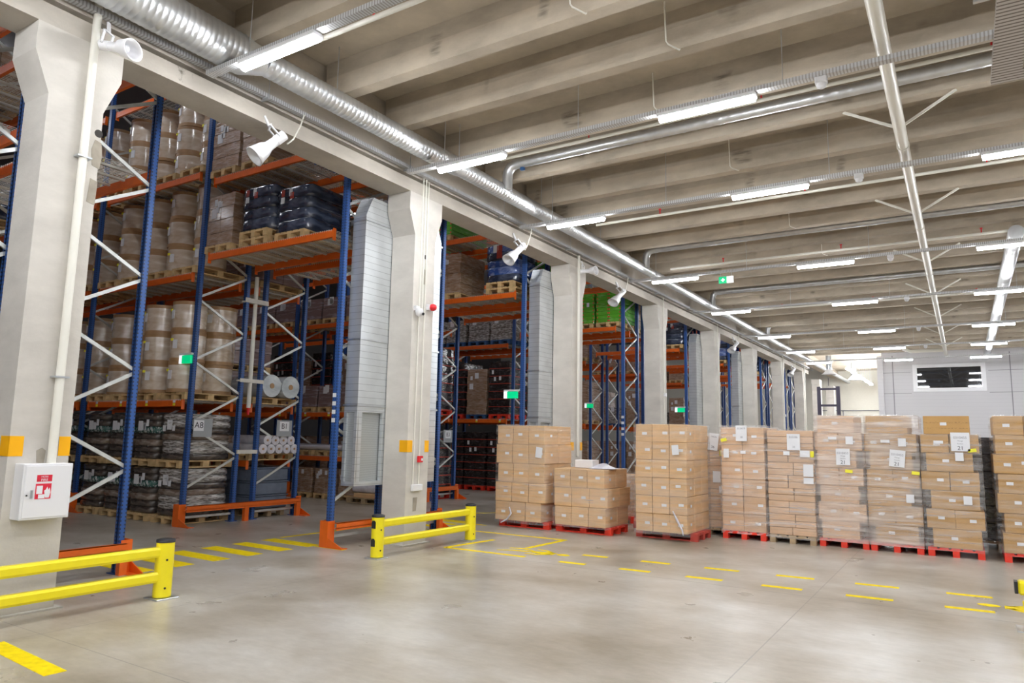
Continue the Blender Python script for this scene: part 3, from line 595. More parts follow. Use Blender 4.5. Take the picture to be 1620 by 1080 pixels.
obj('mount', MB().box(0, -0.05, 0.06, 0.06, 0.05, 0.14), 'white', t); obj('dome', MB().tube([(0.09, 0, 0.09), (0.09, 0, 0.04), (0.09, 0, -0.02), (0.09, 0, -0.05)], [0.06, 0.075, 0.06, 0.015], 16), 'white', t); obj('lens', MB().tube([(0.14, 0.02, 0.0), (0.17, 0.02, -0.01)], 0.025, 10), 'black', t)
for i, l in ((2, 'third'), (3, 'fourth'), (4, 'fifth'), (6, 'seventh'), (7, 'eighth')):
    y = 3.19 + 6 * i + 0.45
    t = thing('cable_conduit', f'white conduit down the face of the {l} concrete column', 'conduit', (0.03, y, 0), group='conduits on the columns')
    obj('pipe_run', MB().tube([(0, 0, 1.4), (0, 0, 6.4)], 0.035 if i in (2, 7) else 0.014, 8), 'offwhite', t)
    if i in (3, 6): obj('sensor', MB().bbox(0, -0.05, 3.2, 0.07, 0.05, 3.32, 0.01), 'white', t)

# ------------------------------------------------------------------ flat vertical ducts behind columns
for n_, (i, l) in enumerate(((1, 'second'), (2, 'third'), (4, 'fifth'), (5, 'sixth'))):
    y0 = 8.68 + 6 * (i - 1)
    t = thing('flat_duct', f'tall flat galvanised duct hanging behind the {l} concrete column', 'duct', (-0.835, y0, 0), group='flat ducts behind the columns')
    obj('duct_body', MB().box(0, 0, 2.32, 0.30, 2.1, 5.6).prism([(0, 5.6), (2.1, 5.6), (1.95, 5.95), (0.15, 5.95)], 0, 0.0, 0.30), 'galvsheet', t)
    obj('flange', MB().box(-0.02, -0.02, 2.30, 0.32, 2.12, 2.33), 'galv', t); obj('flange', MB().box(-0.02, -0.02, 3.42, 0.32, 2.12, 3.45), 'galv', t)
    obj('flange', MB().box(-0.02, -0.02, 5.5, 0.32, 2.12, 5.53), 'galv', t)
    b = MB()
    for (xa, ya, xb, yb) in ((0, 0, 0.06, 0.06), (0.24, 0, 0.30, 0.12), (0.24, 0.62, 0.30, 0.74), (0.24, 1.98, 0.30, 2.1), (0, 2.04, 0.06, 2.1)): b.box(xa, ya, 1.05, xb, yb, 2.2)
    b.box(0, 0, 0.98, 0.30, 2.1, 1.05).box(0, 0, 2.2, 0.30, 2.1, 2.3)
    b.box(0, 0.74, 1.05, 0.30, 1.98, 2.2)
    obj('intake_frame', b, 'galvsheet', t)
    obj('intake_grille', MB().box(0.20, 0.10, 1.05, 0.22, 0.64, 2.2), 'grille', t); obj('intake_grille', MB().box(0.04, 0.03, 1.05, 0.3, 0.04, 2.2), 'grille', t)

# ------------------------------------------------------------------ pallet racking
FH = 10.3
up_me = MB()
for (x0, y0, x1, y1) in ((-0.05, -0.04, 0.05, -0.034), (-0.05, -0.04, -0.044, 0.04), (0.044, -0.04, 0.05, 0.04), (-0.05, 0.034, -0.02, 0.04), (0.02, 0.034, 0.05, 0.04)): up_me.box(x0, y0, 0, x1, y1, FH)
up_me = up_me.mesh('upright', 'bluehole')
foot_me = MB().box(-0.09, -0.08, 0, 0.09, 0.08, 0.012).mesh('foot_plate', 'blue')
DY = 1.13
def brace_meshes():
    out = []; z = 0.72; side = 0
    while z < FH - 0.7:
        a = (0, 0.02, z) if side == 0 else (0, DY - 0.02, z); b = (0, DY - 0.02, z + 0.58) if side == 0 else (0, 0.02, z + 0.58)
        out.append(MB().bar(a, b, 0.045, 0.03, ref=(1, 0, 0)).mesh('brace', 'brace')); z += 0.635; side ^= 1
    return out
BR = brace_meshes()
hb_me = MB().bar((0, 0, 0.16), (0, DY, 0.16), 0.03, 0.045).mesh('brace', 'brace')
def make_frame():
    t = thing('rack_ladder', 'x', 'rack frame')
    for y, r in ((0, 0), (DY, PI)):
        u = link(bpy.data.objects.new('upright', up_me), t, (0, y, 0), r)
        link(bpy.data.objects.new('foot_plate', foot_me), u, (0, 0, 0))
    link(bpy.data.objects.new('brace', hb_me), t)
    for m in BR: link(bpy.data.objects.new('brace', m), t)
    return t
frameP = Proto(make_frame)
PAIRW = ['beside the nearest column', 'behind the second column', 'behind the third column', 'behind the fourth column', 'behind the fifth column', 'behind the sixth column', 'behind the seventh column', 'behind the eighth column']
XS = [-0.9, -4.95, -8.98, -13.01]
BAY = 4.03
def pairx(k): return [x - 0.42 if (k == 0 and x > -2) else x for x in XS]
def rackname(k, fr): return {(1, 0): 'rack marked A8', (1, 1): 'rack marked B1', (2, 1): 'rack marked B3'}.get((k, fr), ('front' if fr == 0 else 'rear') + ' rack ' + PAIRW[k])
def racky(k, fr): return (2.5 if fr == 0 else 4.12) + 6 * k - 0.0
for k in range(8):
    for fr in (0, 1):
        for j, x in enumerate(pairx(k)):
            if k > 3 and j > 1: continue
            if k == 0 and fr == 0 and j < 1: pass
            where = ['hall-side end', 'far side of the passage', 'one bay beyond the passage', 'two bays beyond the passage'][j]
            frameP.put((x, racky(k, fr) + 0.05, 0), 0, f'blue frame with zinc braces, {where}, {rackname(k, fr)}', 'blue rack frames')
def make_beam():
    t = thing('rack_beam', 'x', 'beam')
    obj('bar', MB().box(-BAY / 2 + 0.055, -0.025, -0.13, BAY / 2 - 0.055, 0.025, 0.0), 'orange', t)
    for s_ in (-1, 1):
        e = MB().box(s_ * (BAY / 2 - 0.052) - 0.006, -0.035, -0.19, s_ * (BAY / 2 - 0.052) + 0.006, 0.035, 0.03); obj('end_connector', e, 'orange', t)
    return t
beamP = Proto(make_beam)
def make_deck():
    t = thing('shelf_deck', 'x', 'shelf deck')
    for q in range(9):
        x = -BAY / 2 + 0.3 + q * (BAY - 0.6) / 8
        obj('support_bar', MB().box(x - 0.025, 0.02, -0.03, x + 0.025, DY - 0.02, 0.0), 'deck', t)
    m = MB()
    for q in range(12): m.box(-BAY / 2 + 0.08, 0.03 + q * 0.098, 0.0, BAY / 2 - 0.08, 0.036 + q * 0.098, 0.006)
    for q in range(62): x = -BAY / 2 + 0.1 + q * 0.0625; m.box(x, -0.03, 0.006, x + 0.006, DY + 0.02, 0.012); m.box(x, -0.032, -0.02, x + 0.006, -0.026, 0.012)
    obj('wire_mesh', m, 'deck', t); return t
deckP = Proto(make_deck)
def levels(k, bay, fr=0):
    if bay == 0: return [(5.38, 'lower bridge'), (6.97, 'upper bridge')]
    L = [(2.45, 'lowest shelf'), (5.05, 'middle shelf'), (7.2, 'top shelf'), (9.35, 'uppermost shelf')]
    if k == 2 and fr == 0: L = [(1.2, 'knee-high shelf')] + L
    return L
SIDE = ['front', 'rear']
for k in range(8):
    for fr in (0, 1):
        X = pairx(k)
        for bay in range(3):
            if k > 3 and bay > 1: continue
            if k > 6 and bay > 0: continue
            xc = (X[bay] + X[bay + 1]) / 2
            for z, ln in levels(k, bay, fr):
                for s_ in (0, 1):
                    o = beamP.put((xc, racky(k, fr) + 0.05 + (0 if s_ == 0 else DY), z), 0, f'orange {SIDE[s_]} beam of {ln}, {["passage", "first", "second"][bay]} bay, {rackname(k, fr)}', 'orange rack beams')
                    if k == 0 and bay == 0: o.scale = (0.9, 1, 1)
                if bay == 0 or (k in (1, 2, 3) and bay == 1) or (k == 0):
                    o = deckP.put((xc, racky(k, fr) + 0.05, z), 0, f'mesh deck on pale bars of {ln}, {["passage", "first", "second"][bay]} bay, {rackname(k, fr)}', 'wire shelf decks')
                    if k == 0 and bay == 0: o.scale = (0.9, 1, 1)
# orange guards on the uprights and end barriers
def make_guard():
    t = thing('upright_guard', 'x', 'rack guard')
    obj('shield', MB().box(-0.09, -0.13, 0.0, 0.09, -0.115, 0.42).box(-0.09, -0.13, 0, -0.082, 0.02, 0.42).box(0.082, -0.13, 0, 0.09, 0.02, 0.42), 'orange', t)
    obj('toe', MB().prism([(0.09, 0), (0.42, 0), (0.42, 0.02), (0.09, 0.16)], 1, -0.125, -0.11).prism([(0.09, 0), (0.42, 0), (0.42, 0.012), (0.09, 0.012)], 1, -0.125, 0.0), 'orange', t)
    return t
guardP = Proto(make_guard)
for k in range(7):
    X = pairx(k)
    for j, x in enumerate(X[:3]):
        guardP.put((x, racky(k, 0) + 0.05, 0), 0, f'orange foot guard, front upright {["at hall end", "across the passage", "one bay further"][j]}, rack {PAIRW[k]}', 'orange foot guards')
        if j < 2:
            g = guardP.put((x, racky(k, 1) + 0.05 + DY, 0), 0, f'orange foot guard, rear upright {["at hall end", "across the passage"][j]}, rack {PAIRW[k]}', 'orange foot guards'); g.scale = (1, -1, 1)
    for j, x in enumerate(X[:2]):
        t = thing('end_barrier', f'low orange barrier rail, {["hall end", "passage side"][j]}, rack pair {PAIRW[k]}', 'rack guard', (x + 0.16, racky(k, 0), 0), group='orange end barriers')
        obj('rail', MB().box(-0.03, 0.02, 0.30, 0.03, 2.8, 0.31).box(0.024, 0.02, 0.27, 0.03, 2.8, 0.39).box(-0.03, 0.02, 0.38, 0.03, 2.8, 0.39), 'orange', t)
        obj('post', MB().box(-0.04, 1.35, 0, 0.04, 1.45, 0.3), 'orange', t)
        obj('post', MB().box(-0.04, 2.72, 0, 0.04, 2.82, 0.3), 'orange', t)
# cream sprinkler drops between back-to-back racks
for k, l in ((1, 'rack end marked A8 and B1'), (2, 'rack end marked B3'), (3, 'rack pair behind the fourth column')):
    t = thing('sprinkler_drop', f'vertical cream pipe between the uprights at the {l}', 'pipe', (-4.93, racky(k, 0) + 1.4, 0), group='vertical cream pipes in racks')
    obj('pipe_run', MB().tube([(0, 0, 2.35), (0, 0, 5.2)], 0.045, 12), 'offwhite', t)
    obj('clamp', MB().box(-0.06, -0.3, 2.9, 0.06, 0.3, 2.93).box(0.055, -0.3, 2.88, 0.065, 0.3, 2.96), 'deck', t)
    obj('clamp', MB().box(-0.06, -0.3, 4.6, 0.06, 0.3, 4.63).box(0.055, -0.3, 4.6, 0.065, 0.3, 4.7), 'deck', t)
    obj('valve', MB().tube([(0, 0, 2.2), (0, 0, 2.35)], 0.025, 8).box(-0.06, -0.01, 2.25, 0.0, 0.01, 2.28), 'red', t)
    tag(obj('rack_spacer', MB().box(-0.02, -0.25, 1.38, 0.02, 0.25, 1.46), 'deck', None, (-4.88, racky(k, 0) + 1.4, 0)), f'pale steel spacer joining the two uprights at the {l}', 'spacer', 'rack spacers')
# row signs
for (s_, y, z, l) in (('A8', 8.80, 1.9, 'beside the dark wrapped sacks'), ('B1', 10.83, 1.93, 'beside the white rolls'), ('B3', 16.85, 1.83, 'right of the second concrete column')):
    t = thing('row_sign', f'grey rack sign plate reading {s_}, {l}', 'sign', (-4.86, y, z), group='rack row signs')
    obj('plate', MB().box(0, -0.21, -0.18, 0.006, 0.21, 0.18), 'signgrey', t); obj('paper', MB().box(0.006, -0.20 if s_ == 'A8' else -0.13, -0.06, 0.008, 0.02 if s_ == 'A8' else 0.13, 0.15), 'paper', t)
    text(s_, 0.17, 'ink', t, (0.009, -0.09 if s_ == 'A8' else 0.0, 0.045), FX)
for (x, y, z, l) in ((-4.93, 8.475, 3.26, 'above the A8 sign'), (-1.0, 14.475, 2.85, 'near the black cartons'), (-4.8, 26.475, 3.19, 'between third and fourth columns'), (-0.95, 26.475, 3.0, 'just left of the fourth column')):
    t = thing('exit_sign', f'small lit green exit sign on a blue upright, {l}', 'exit sign', (x, y, z), group='exit signs on rack uprights')
    obj('sign_face', MB().box(-0.28, -0.02, -0.09, -0.0, 0.03, 0.07), 'exit', t); obj('sign_side', MB().box(-0.38, -0.018, -0.09, -0.28, 0.02, 0.10), 'exitw', t); obj('housing', MB().box(-0.38, -0.02, 0.08, 0.02, 0.05, 0.12), 'white', t)
t = thing('location_tags', 'column of four white location tags on the blue upright left of the second column', 'label', (-0.9, 8.505, 0))
for z in (2.02, 2.16, 2.3, 2.44): obj('tag', MB().box(-0.04, -0.004, z, 0.04, 0.0, z + 0.07), 'paper', t)
t = thing('location_tags', 'column of four white location tags on the blue upright left of the fourth column', 'label', (-0.9, 20.505, 0))
for z in (1.95, 2.12, 2.3, 2.48): obj('tag', MB().box(-0.045, -0.004, z, 0.045, 0.0, z + 0.08), 'paper', t)
# little location stickers on beams
n_ = 0
for k, z, y in ((1, 2.45, 8.5), (2, 2.45, 14.5), (3, 2.45, 20.5)):
    for q in range(4):
        for j in (1, 2):
            t = thing('beam_tag', f'location tag on orange beam, {ORD[q]} along bay {["", "one", "two"][j]}, {rackname(k, 0)}', 'label', (XS[j] - 0.5 - q * 0.97, y + 0.02, z), group='location tags on beams')
            obj('white_tag', MB().box(-0.04, -0.004, -0.055, 0.04, 0, -0.005), 'paper', t); obj('yellow_tag', MB().box(-0.04, -0.004, -0.115, 0.04, 0, -0.065), 'ysmall', t)

# ------------------------------------------------------------------ pallets and loads on the racks
def pallet_mb(w=0.8, d=1.2):
    m = MB()
    for q in range(5): y = q * (w - 0.13) / 4; m.box(-w / 2 + y, -d / 2, 0.122, -w / 2 + y + 0.13, d / 2, 0.144)
    for y in (-d / 2, -0.07, d / 2 - 0.14): m.box(-w / 2, y, 0.1, w / 2, y + 0.14, 0.122)
    return m
def pallet_proto(mat, detail):
    w, d = 0.8, 1.2
    def fn():
        t = thing('pallet', 'x', 'pallet')
        obj('deck', pallet_mb(w, d), mat, t)
        for x in (-w / 2, -0.05, w / 2 - 0.1):
            sk = obj('skid', MB().box(x, -d / 2, 0.0, x + 0.1, d / 2, 0.022), mat, t)
            for y in (-d / 2, -0.07, d / 2 - 0.14): obj('block', MB().box(x, y, 0.022, x + 0.1, y + 0.14, 0.1), mat, sk)
        return t
    return Proto(fn)
PAL = {m: pallet_proto(m, True) for m in ('wood', 'oldwood', 'redwood', 'oldred', 'bluewood')}
PALN = {'wood': 'pale wooden pallet', 'oldwood': 'worn brown wooden pallet', 'redwood': 'bright red pallet', 'oldred': 'worn dull red pallet', 'bluewood': 'dark blue pallet'}
def sheets(t, x0, x1, z0, z1, y, n, rr, mats=('paper',)):
    for q in range(n):
        x = rr.uniform(x0, x1); z = rr.uniform(z0, z1); w_, h_ = rr.choice(((0.1, 0.12), (0.16, 0.2), (0.09, 0.14)))
        obj('label_sheet', MB().box(x, y - 0.004, z, x + w_, y, z + h_), rr.choice(mats), t)
def soft_layer(w, d, h, n=26, seed=0, amp=0.012, flat=False):
    """one layer of filled sacks: pillow-edged slab"""
    rr = random.Random(seed); m = MB(); rings = []
    for zi, s_ in (((0.0, 0.985), (0.22, 1.0), (0.6, 1.0), (0.9, 0.995), (1.0, 0.97)) if flat else ((0.0, 0.955), (0.22, 1.0), (0.6, 1.0), (0.9, 0.985), (1.0, 0.94))):
        ring = []
        for k in range(n):
            a = 2 * PI * k / n; cx, sy_ = math.cos(a), math.sin(a)
            q = max(abs(cx), abs(sy_)); e = 0.985 + rr.uniform(-amp, amp)
            ring.append((cx / q ** (0.99 if flat else 0.94) * w / 2 * s_ * e, sy_ / q ** (0.99 if flat else 0.94) * d / 2 * s_ * e, zi * h))
        rings.append(ring)
    v = [p for r_ in rings for p in r_]; f = []
    for i in range(4):
        for k in range(n): u = (k + 1) % n; f.append((i * n + k, i * n + u, (i + 1) * n + u, (i + 1) * n + k))
    f.append(tuple(range(4 * n, 5 * n))); f.append(tuple(range(n))[::-1])
    m.add(v, f, 0, True); return m
def sackload(name, mats, w, d, h, nl, seed, cat, sh=3, shm=('paper',)):
    def fn():
        rr = random.Random(seed); t = thing(name, 'x', cat)
        for q in range(nl):
            o = obj('sack_layer', soft_layer(w, d, h / nl * 1.06, seed=seed * 50 + q, flat=seed in (9, 10)), mats[q % len(mats)], t, (rr.uniform(-0.012, 0.012), rr.uniform(-0.012, 0.012), q * h / nl))
        sheets(t, -w / 2 + 0.08, w / 2 - 0.25, h * 0.62, h * 0.82, -d / 2, sh, rr, shm)
        return t
    return Proto(fn)
def cartonload(name, mat, w, d, h, nl, nx, seed, cat, line=None, sh=2, dots=None, ny=2):
    def fn():
        rr = random.Random(seed); t = thing(name, 'x', cat)
        for q in range(nl):
            m = MB(); z = q * h / nl; off = (q % 2) * 0.02
            for a in range(nx):
                for b in range(ny):
                    m.bbox(-w / 2 + a * w / nx + 0.003 + off - 0.01, -d / 2 + b * d / ny + 0.003, z + 0.002, -w / 2 + (a + 1) * w / nx - 0.003 + off - 0.01, -d / 2 + (b + 1) * d / ny - 0.003, z + h / nl - 0.002, 0.006)
            obj('carton_layer', m, mat, t)
            if line: obj('printed_band', MB().box(-w / 2 - 0.004, -d / 2 - 0.004, z - 0.004, w / 2 + 0.012, d / 2 + 0.004, z + 0.022), line, t)
            if dots:
                for x in (-w / 2 + 0.03, -0.03, 0.02, w / 2 - 0.05): obj('corner_mark', MB().box(x, -d / 2 - 0.004, z + 0.03, x + 0.035, -d / 2, z + 0.075), dots, t)
        sheets(t, -w / 2 + 0.05, w / 2 - 0.25, h * 0.55, h * 0.85, -d / 2, sh, rr)
        return t
    return Proto(fn)
def make_drum():
    t = thing('wrapped_drum', 'x', 'drum')
    r = 0.335; n = 26
    obj('drum_body', MB().tube([(0, 0, 0.06), (0, 0, 0.2), (0, 0, 0.34), (0, 0, 0.48), (0, 0, 0.56)], [r, r * 1.012, r * 1.015, r * 1.01, r], n), 'drum', t)
    obj('rim', MB().tube([(0, 0, 0.0), (0, 0, 0.07)], r * 1.012, n), 'drumrim', t); obj('rim', MB().tube([(0, 0, 0.55), (0, 0, 0.62)], r * 1.012, n), 'drumrim', t)
    obj('label_sheet', MB().box(-0.06, -r - 0.012, 0.26, 0.05, -r - 0.004, 0.44), 'paper', t); obj('yellow_sticker', MB().box(-0.13, -r - 0.008, 0.42, -0.07, -r + 0.01, 0.47), 'ysmall', t)
    return t
drumP = Proto(make_drum)
def make_roll(mat, r, l, core=True):
    def fn():
        t = thing('film_roll', 'x', 'roll')
        obj('roll_body', MB().tube([(0, -l / 2, 0), (0, l / 2, 0)], r, 22), mat, t)
        obj('core', MB().tube([(0, -l / 2 - 0.01, 0), (0, l / 2 + 0.01, 0)], r * 0.24, 12), 'drumrim', t)
        return t
    return Proto(fn)
LOADS = {
 'sacks': (sackload('sack_load', ['sack', 'sack', 'sack2', 'sack', 'sack3'], 0.84, 1.16, 0.92, 7, 3, 'pallet load', 4), 0.94, 'wood', 'film-wrapped block of dark sacks'),
 'silver': (sackload('sack_load', ['sack', 'silver', 'silver', 'sack2'], 0.84, 1.16, 0.92, 7, 5, 'pallet load', 4), 0.94, 'wood', 'silvery film-wrapped block of sacks'),
 'navy': (sackload('sack_load', ['navy'], 0.95, 1.15, 0.85, 4, 9, 'pallet load', 4, ('paper', 'redline')), 0.85, 'wood', 'film-wrapped block of navy sacks'),
 'blue': (sackload('sack_load', ['navy', 'bluebag', 'bluebag', 'navy', 'bluebag'], 0.95, 1.1, 0.95, 5, 10, 'pallet load', 3, ('paper', 'redline')), 0.95, 'wood', 'film-wrapped block of blue bags'),
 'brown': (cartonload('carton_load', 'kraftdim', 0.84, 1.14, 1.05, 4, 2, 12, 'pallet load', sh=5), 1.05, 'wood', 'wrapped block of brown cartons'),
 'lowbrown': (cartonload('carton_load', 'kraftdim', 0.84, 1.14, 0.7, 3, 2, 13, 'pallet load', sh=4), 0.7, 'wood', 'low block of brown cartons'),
 'black': (cartonload('carton_load', 'blackbox', 0.86, 1.14, 1.85, 7, 2, 14, 'pallet load', line='redline', sh=3), 1.85, 'redwood', 'tall wrapped block of black cartons'),
 'green': (cartonload('carton_load', 'green', 0.86, 1.14, 0.98, 8, 2, 15, 'pallet load', dots='red', sh=1), 0.98, 'wood', 'wrapped block of green cartons'),
 'mauve': (cartonload('carton_load', 'mauve', 0.9, 1.14, 0.62, 2, 1, 16, 'pallet load', sh=3), 0.62, 'wood', 'low block of long mauve cartons'),
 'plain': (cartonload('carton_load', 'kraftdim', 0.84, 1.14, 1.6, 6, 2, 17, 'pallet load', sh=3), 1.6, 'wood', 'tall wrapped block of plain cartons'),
 'crates': (cartonload('crate_load', 'silver', 0.86, 1.1, 0.8, 4, 3, 18, 'pallet load', sh=1), 0.8, 'bluewood', 'wrapped block of pale bottle crates'),
}
def place_load(kind, x, y, z, where, tiers=1, pal=None):
    P_, h, pm, desc = LOADS[kind]; pm = pal or pm; zz = z
    for q in range(tiers):
        tw = '' if tiers == 1 else (', lower tier' if q == 0 else ', upper tier')
        kn = {'silver': 'silvery'}.get(kind, kind)
        pe = PAL[pm].put((x, y, zz), 0, f'{PALN[pm]} under {kn} load{tw}, {where}'.replace('one bay further', 'next bay'), 'pallets on the racks')
        P_.put((x + R.uniform(-0.02, 0.02), y + R.uniform(-0.015, 0.015), zz + 0.145), R.uniform(-0.02, 0.02), f'{desc}{tw}, {where}', 'loads on the racks')
        zz += 0.145 + h + 0.012
    return zz
def place_drums(x, y, z, where, n=3, deep=2):
    PAL['wood'].put((x, y, z), 0, f'pale wooden pallet under drums, {where}', 'pallets on the racks')
    for d_ in range(deep):
        for q in range(n):
            yy = y - 0.35 + 0.70 * d_ if deep == 2 else y
            drumP.put((x + R.uniform(-0.02, 0.02), yy, z + 0.148 + q * 0.622), R.uniform(-0.35, 0.35), f'film-wrapped kraft drum, {["bottom", "middle", "top"][q]} of {["front", "back"][d_]} stack, {where}', 'film-wrapped drums')
def slots(bay, k=1): return [XS[bay] - 0.5 - 0.97 * q - 0.06 for q in range(4)]
def W_(q, lv, k, fr, bay=1): return f'{ORD[q + (4 if bay == 2 else 0)]} along, {lv}, {rackname(k, fr)}'
yc = lambda k, fr: racky(k, fr) + 0.05 + DY / 2
FZ = 0.006
# pair 1 front (A8)
for bay in (1, 2):
    for q, x in enumerate(slots(bay)):
        place_load('sacks' if not (bay == 1 and q == 0) else 'silver', x, yc(1, 0), FZ, W_(q, 'floor', 1, 0, bay), 2)
        place_drums(x, yc(1, 0), 2.458, W_(q, 'lowest shelf', 1, 0, bay), 3, 2 if bay == 1 and q < 2 else 1)
        place_drums(x, yc(1, 0), 5.058, W_(q, 'middle shelf', 1, 0, bay), 3, 1)
        if not (bay == 2 and q > 1): place_drums(x, yc(1, 0), 7.208, W_(q, 'top shelf', 1, 0, bay), 3, 1)
# bridge over the passage, A8 row
BX = [-4.43, -3.45, -2.4, -1.45]
place_load('brown', BX[0], yc(1, 0), 5.392, 'left on lower bridge, rack marked A8')
PAL['wood'].put((BX[1] + 0.1, yc(1, 0), 5.392), 0.03, 'pale wooden pallet, bottom of two, under navy sacks on lower bridge', 'pallets on the racks')
place_load('navy', BX[1] + 0.1, yc(1, 0), 5.392 + 0.15, 'on lower bridge, rack marked A8')
place_load('navy', BX[1] + 1.08, yc(1, 0) + 0.05, 5.392, 'second on lower bridge, rack marked A8')
place_load('brown', BX[0], yc(1, 0), 6.982, 'left on upper bridge, rack marked A8')
place_load('brown', BX[1], yc(1, 0), 6.982, 'second on upper bridge, rack marked A8')
# B1 rear rack
place_load('lowbrown', BX[2], yc(1, 1), 5.392, 'on lower bridge, rack marked B1'); place_load('brown', BX[3], yc(1, 1), 5.392, 'at hall end of lower bridge, rack marked B1')
place_load('lowbrown', BX[1], yc(1, 1), 5.392, 'second on lower bridge, rack marked B1')
place_load('lowbrown', BX[0], yc(1, 1), 6.982, 'left on upper bridge, rack marked B1'); place_load('brown', BX[2], yc(1, 1), 6.982, 'third on upper bridge, rack marked B1')
roll = make_roll('whiteroll', 0.105, 1.1); croll = make_roll('clearroll', 0.25, 1.1); sroll = make_roll('spotroll', 0.09, 1.0)
x, y = slots(1)[0], yc(1, 1)
for q in range(4):
    xx = slots(1)[q]
    place_load('mauve', xx, y, 5.058, W_(q, 'middle shelf', 1, 1)); place_load('mauve', xx, y, 7.208, W_(q, 'top shelf', 1, 1), 1)
    if q: place_load('mauve', xx, y, 2.458, W_(q, 'lowest shelf', 1, 1), 2 if q == 1 else 1)
    if q: place_load('plain', xx, y, FZ, W_(q, 'floor', 1, 1))
PAL['wood'].put((x, y, 2.458), 0, 'pale wooden pallet under clear rolls, lowest shelf, rack marked B1', 'pallets on the racks')
for q in range(2): croll.put((x + 0.05, y - 0.27 + 0.52 * q, 2.458 + 0.145 + 0.255), PI / 2, f'thick roll of clear film, {["left", "right"][q]} one on its pallet, rack marked B1', 'clear film rolls')
# mid shelf of B1 (z 1.2) with white rolls, grey crate below
for s_ in (0, 1):
    beamP.put((XS[1] - BAY / 2, racky(1, 1) + 0.05 + s_ * DY, 1.22), 0, f'orange {SIDE[s_]} beam of knee-high shelf, rack marked B1', 'orange rack beams')
PAL['wood'].put((x, y, 1.225), 0, 'pale wooden pallet under white rolls, knee-high shelf, rack marked B1', 'pallets on the racks')
for r_i in range(2):
    for q in range(5 - r_i):
        roll.put((x + 0.05, y - 0.4 + 0.215 * q + 0.107 * r_i, 1.225 + 0.145 + 0.108 + 0.187 * r_i), PI / 2, f'white film roll, {["lower", "upper"][r_i]} layer, {ORD[q]} from left, near B1 sign', 'white film rolls near B1')
for q in range(3):
    t = thing('slate_crate', f'flat slate grey crate, {["bottom", "middle", "top"][q]} of the pile below the white rolls', 'crate', (x - 0.15, y, 0.01 + 0.3 * q + (0.16 if q else 0.16)), group='slate crates')
    obj('body', MB().bbox(-0.55, -0.5, 0, 0.55, 0.5, 0.27, 0.02), 'greycrate', t); obj('lid', MB().bbox(-0.57, -0.52, 0.27, 0.57, 0.52, 0.295, 0.006), 'greycrate', t)
PAL['oldwood'].put((x - 0.15, y, 0.008), PI / 2, 'worn wooden pallet under the slate crates near B1 sign', 'pallets on the racks')
# pair 2 front rack, seen through the passage
for bay in (1, 2):
    for q, xx in enumerate(slots(bay)):
        if bay == 1 and q < 1: continue
        y = yc(2, 0)
        place_load('mauve', xx, y, 2.458, W_(q, 'lowest shelf', 2, 0, bay)); place_load('mauve', xx, y, 5.058, W_(q, 'middle shelf', 2, 0, bay))
        place_load(['black', 'plain'][q % 2], xx, y + 1.6, 2.458, W_(q, 'lowest shelf', 2, 1, bay))
        place_load('lowbrown', xx, y, FZ, W_(q, 'floor', 2, 0, bay))
        if q % 2: place_load('plain', xx, y + 1.6, FZ, W_(q, 'floor', 2, 1, bay))
        PAL['wood'].put((xx, y, 1.208), 0, f'pale wooden pallet under spotted rolls, {W_(q, "knee-high shelf", 2, 0, bay)}', 'pallets on the racks')
        for r_i in range(3):
            o = sroll.put((xx + 0.0, y - 0.35 + 0.25 * r_i, 1.208 + 0.145 + 0.092), PI / 2, f'spotted white roll, {ORD[r_i]} back, {W_(q, "knee-high shelf", 2, 0, bay)}', 'spotted rolls')
# white rolls low on a pallet left of the second column, seen under the flat duct
PAL['oldwood'].put((-5.6, 14.6, 0.008), PI / 2, 'worn pallet with rolls on the floor behind the second column', 'pallets on the racks')
tag(obj('flat_carton', MB().bbox(-0.5, -0.35, 0, 0.5, 0.35, 0.12, 0.01), 'kraft', None, (-5.5, 14.6, 0.154)), 'flat kraft carton on the floor pallet behind the second column', 'carton')
for q in range(3): roll.put((-5.55, 14.4 + 0.22 * q, 0.154 + 0.12 + 0.107), PI / 2, f'long white roll on the floor pallet behind second column, {ORD[q]} back', 'white rolls on the floor pallet')
# pair 2 bridge: brown cartons and blue bags
place_load('brown', -3.3, yc(2, 0), 5.392, 'third on lower bridge, front rack behind third column'); place_load('brown', -2.6, yc(2, 1), 5.392, 'third on lower bridge, rack marked B3')
PAL['wood'].put((-1.62, yc(2, 0), 5.392), 0, 'pale pallet, bottom of two, under blue bags on the bridge', 'pallets on the racks')
place_load('blue', -1.62, yc(2, 0), 5.54, 'on lower bridge left of third column')
place_load('green', -3.6, yc(2, 0), 6.982, 'on upper bridge, front rack behind third column'); place_load('green', -4.4, yc(2, 1), 6.982, 'left on upper bridge, rack marked B3')
place_load('green', -1.4, yc(2, 1), 5.392, 'hall end of lower bridge, rack marked B3')
# pair 3 front rack: black cartons
for bay in (1, 2):
    for q, xx in enumerate(slots(bay)):
        y = yc(3, 0)
        place_load('black', xx, y, FZ, W_(q, 'floor', 3, 0, bay), 1); place_load('black' if q != 1 else 'plain', xx, y, 2.458, W_(q, 'lowest shelf', 3, 0, bay), 1, ['redwood', 'bluewood', 'redwood', 'redwood'][q])
        place_load('crates', xx, y, 5.058, W_(q, 'middle shelf', 3, 0, bay))
        if bay == 1: place_load('plain', xx, yc(3, 1), FZ, W_(q, 'floor', 3, 1)); place_load('plain', xx, yc(3, 1), 2.458, W_(q, 'lowest shelf', 3, 1))
# black carton stack behind B3 sign
place_load('black', -5.5, yc(2, 1), FZ, 'floor, right beside the B3 sign'); place_load('black', -5.5, yc(2, 1), 2.458, 'lowest shelf, just above the B3 sign')
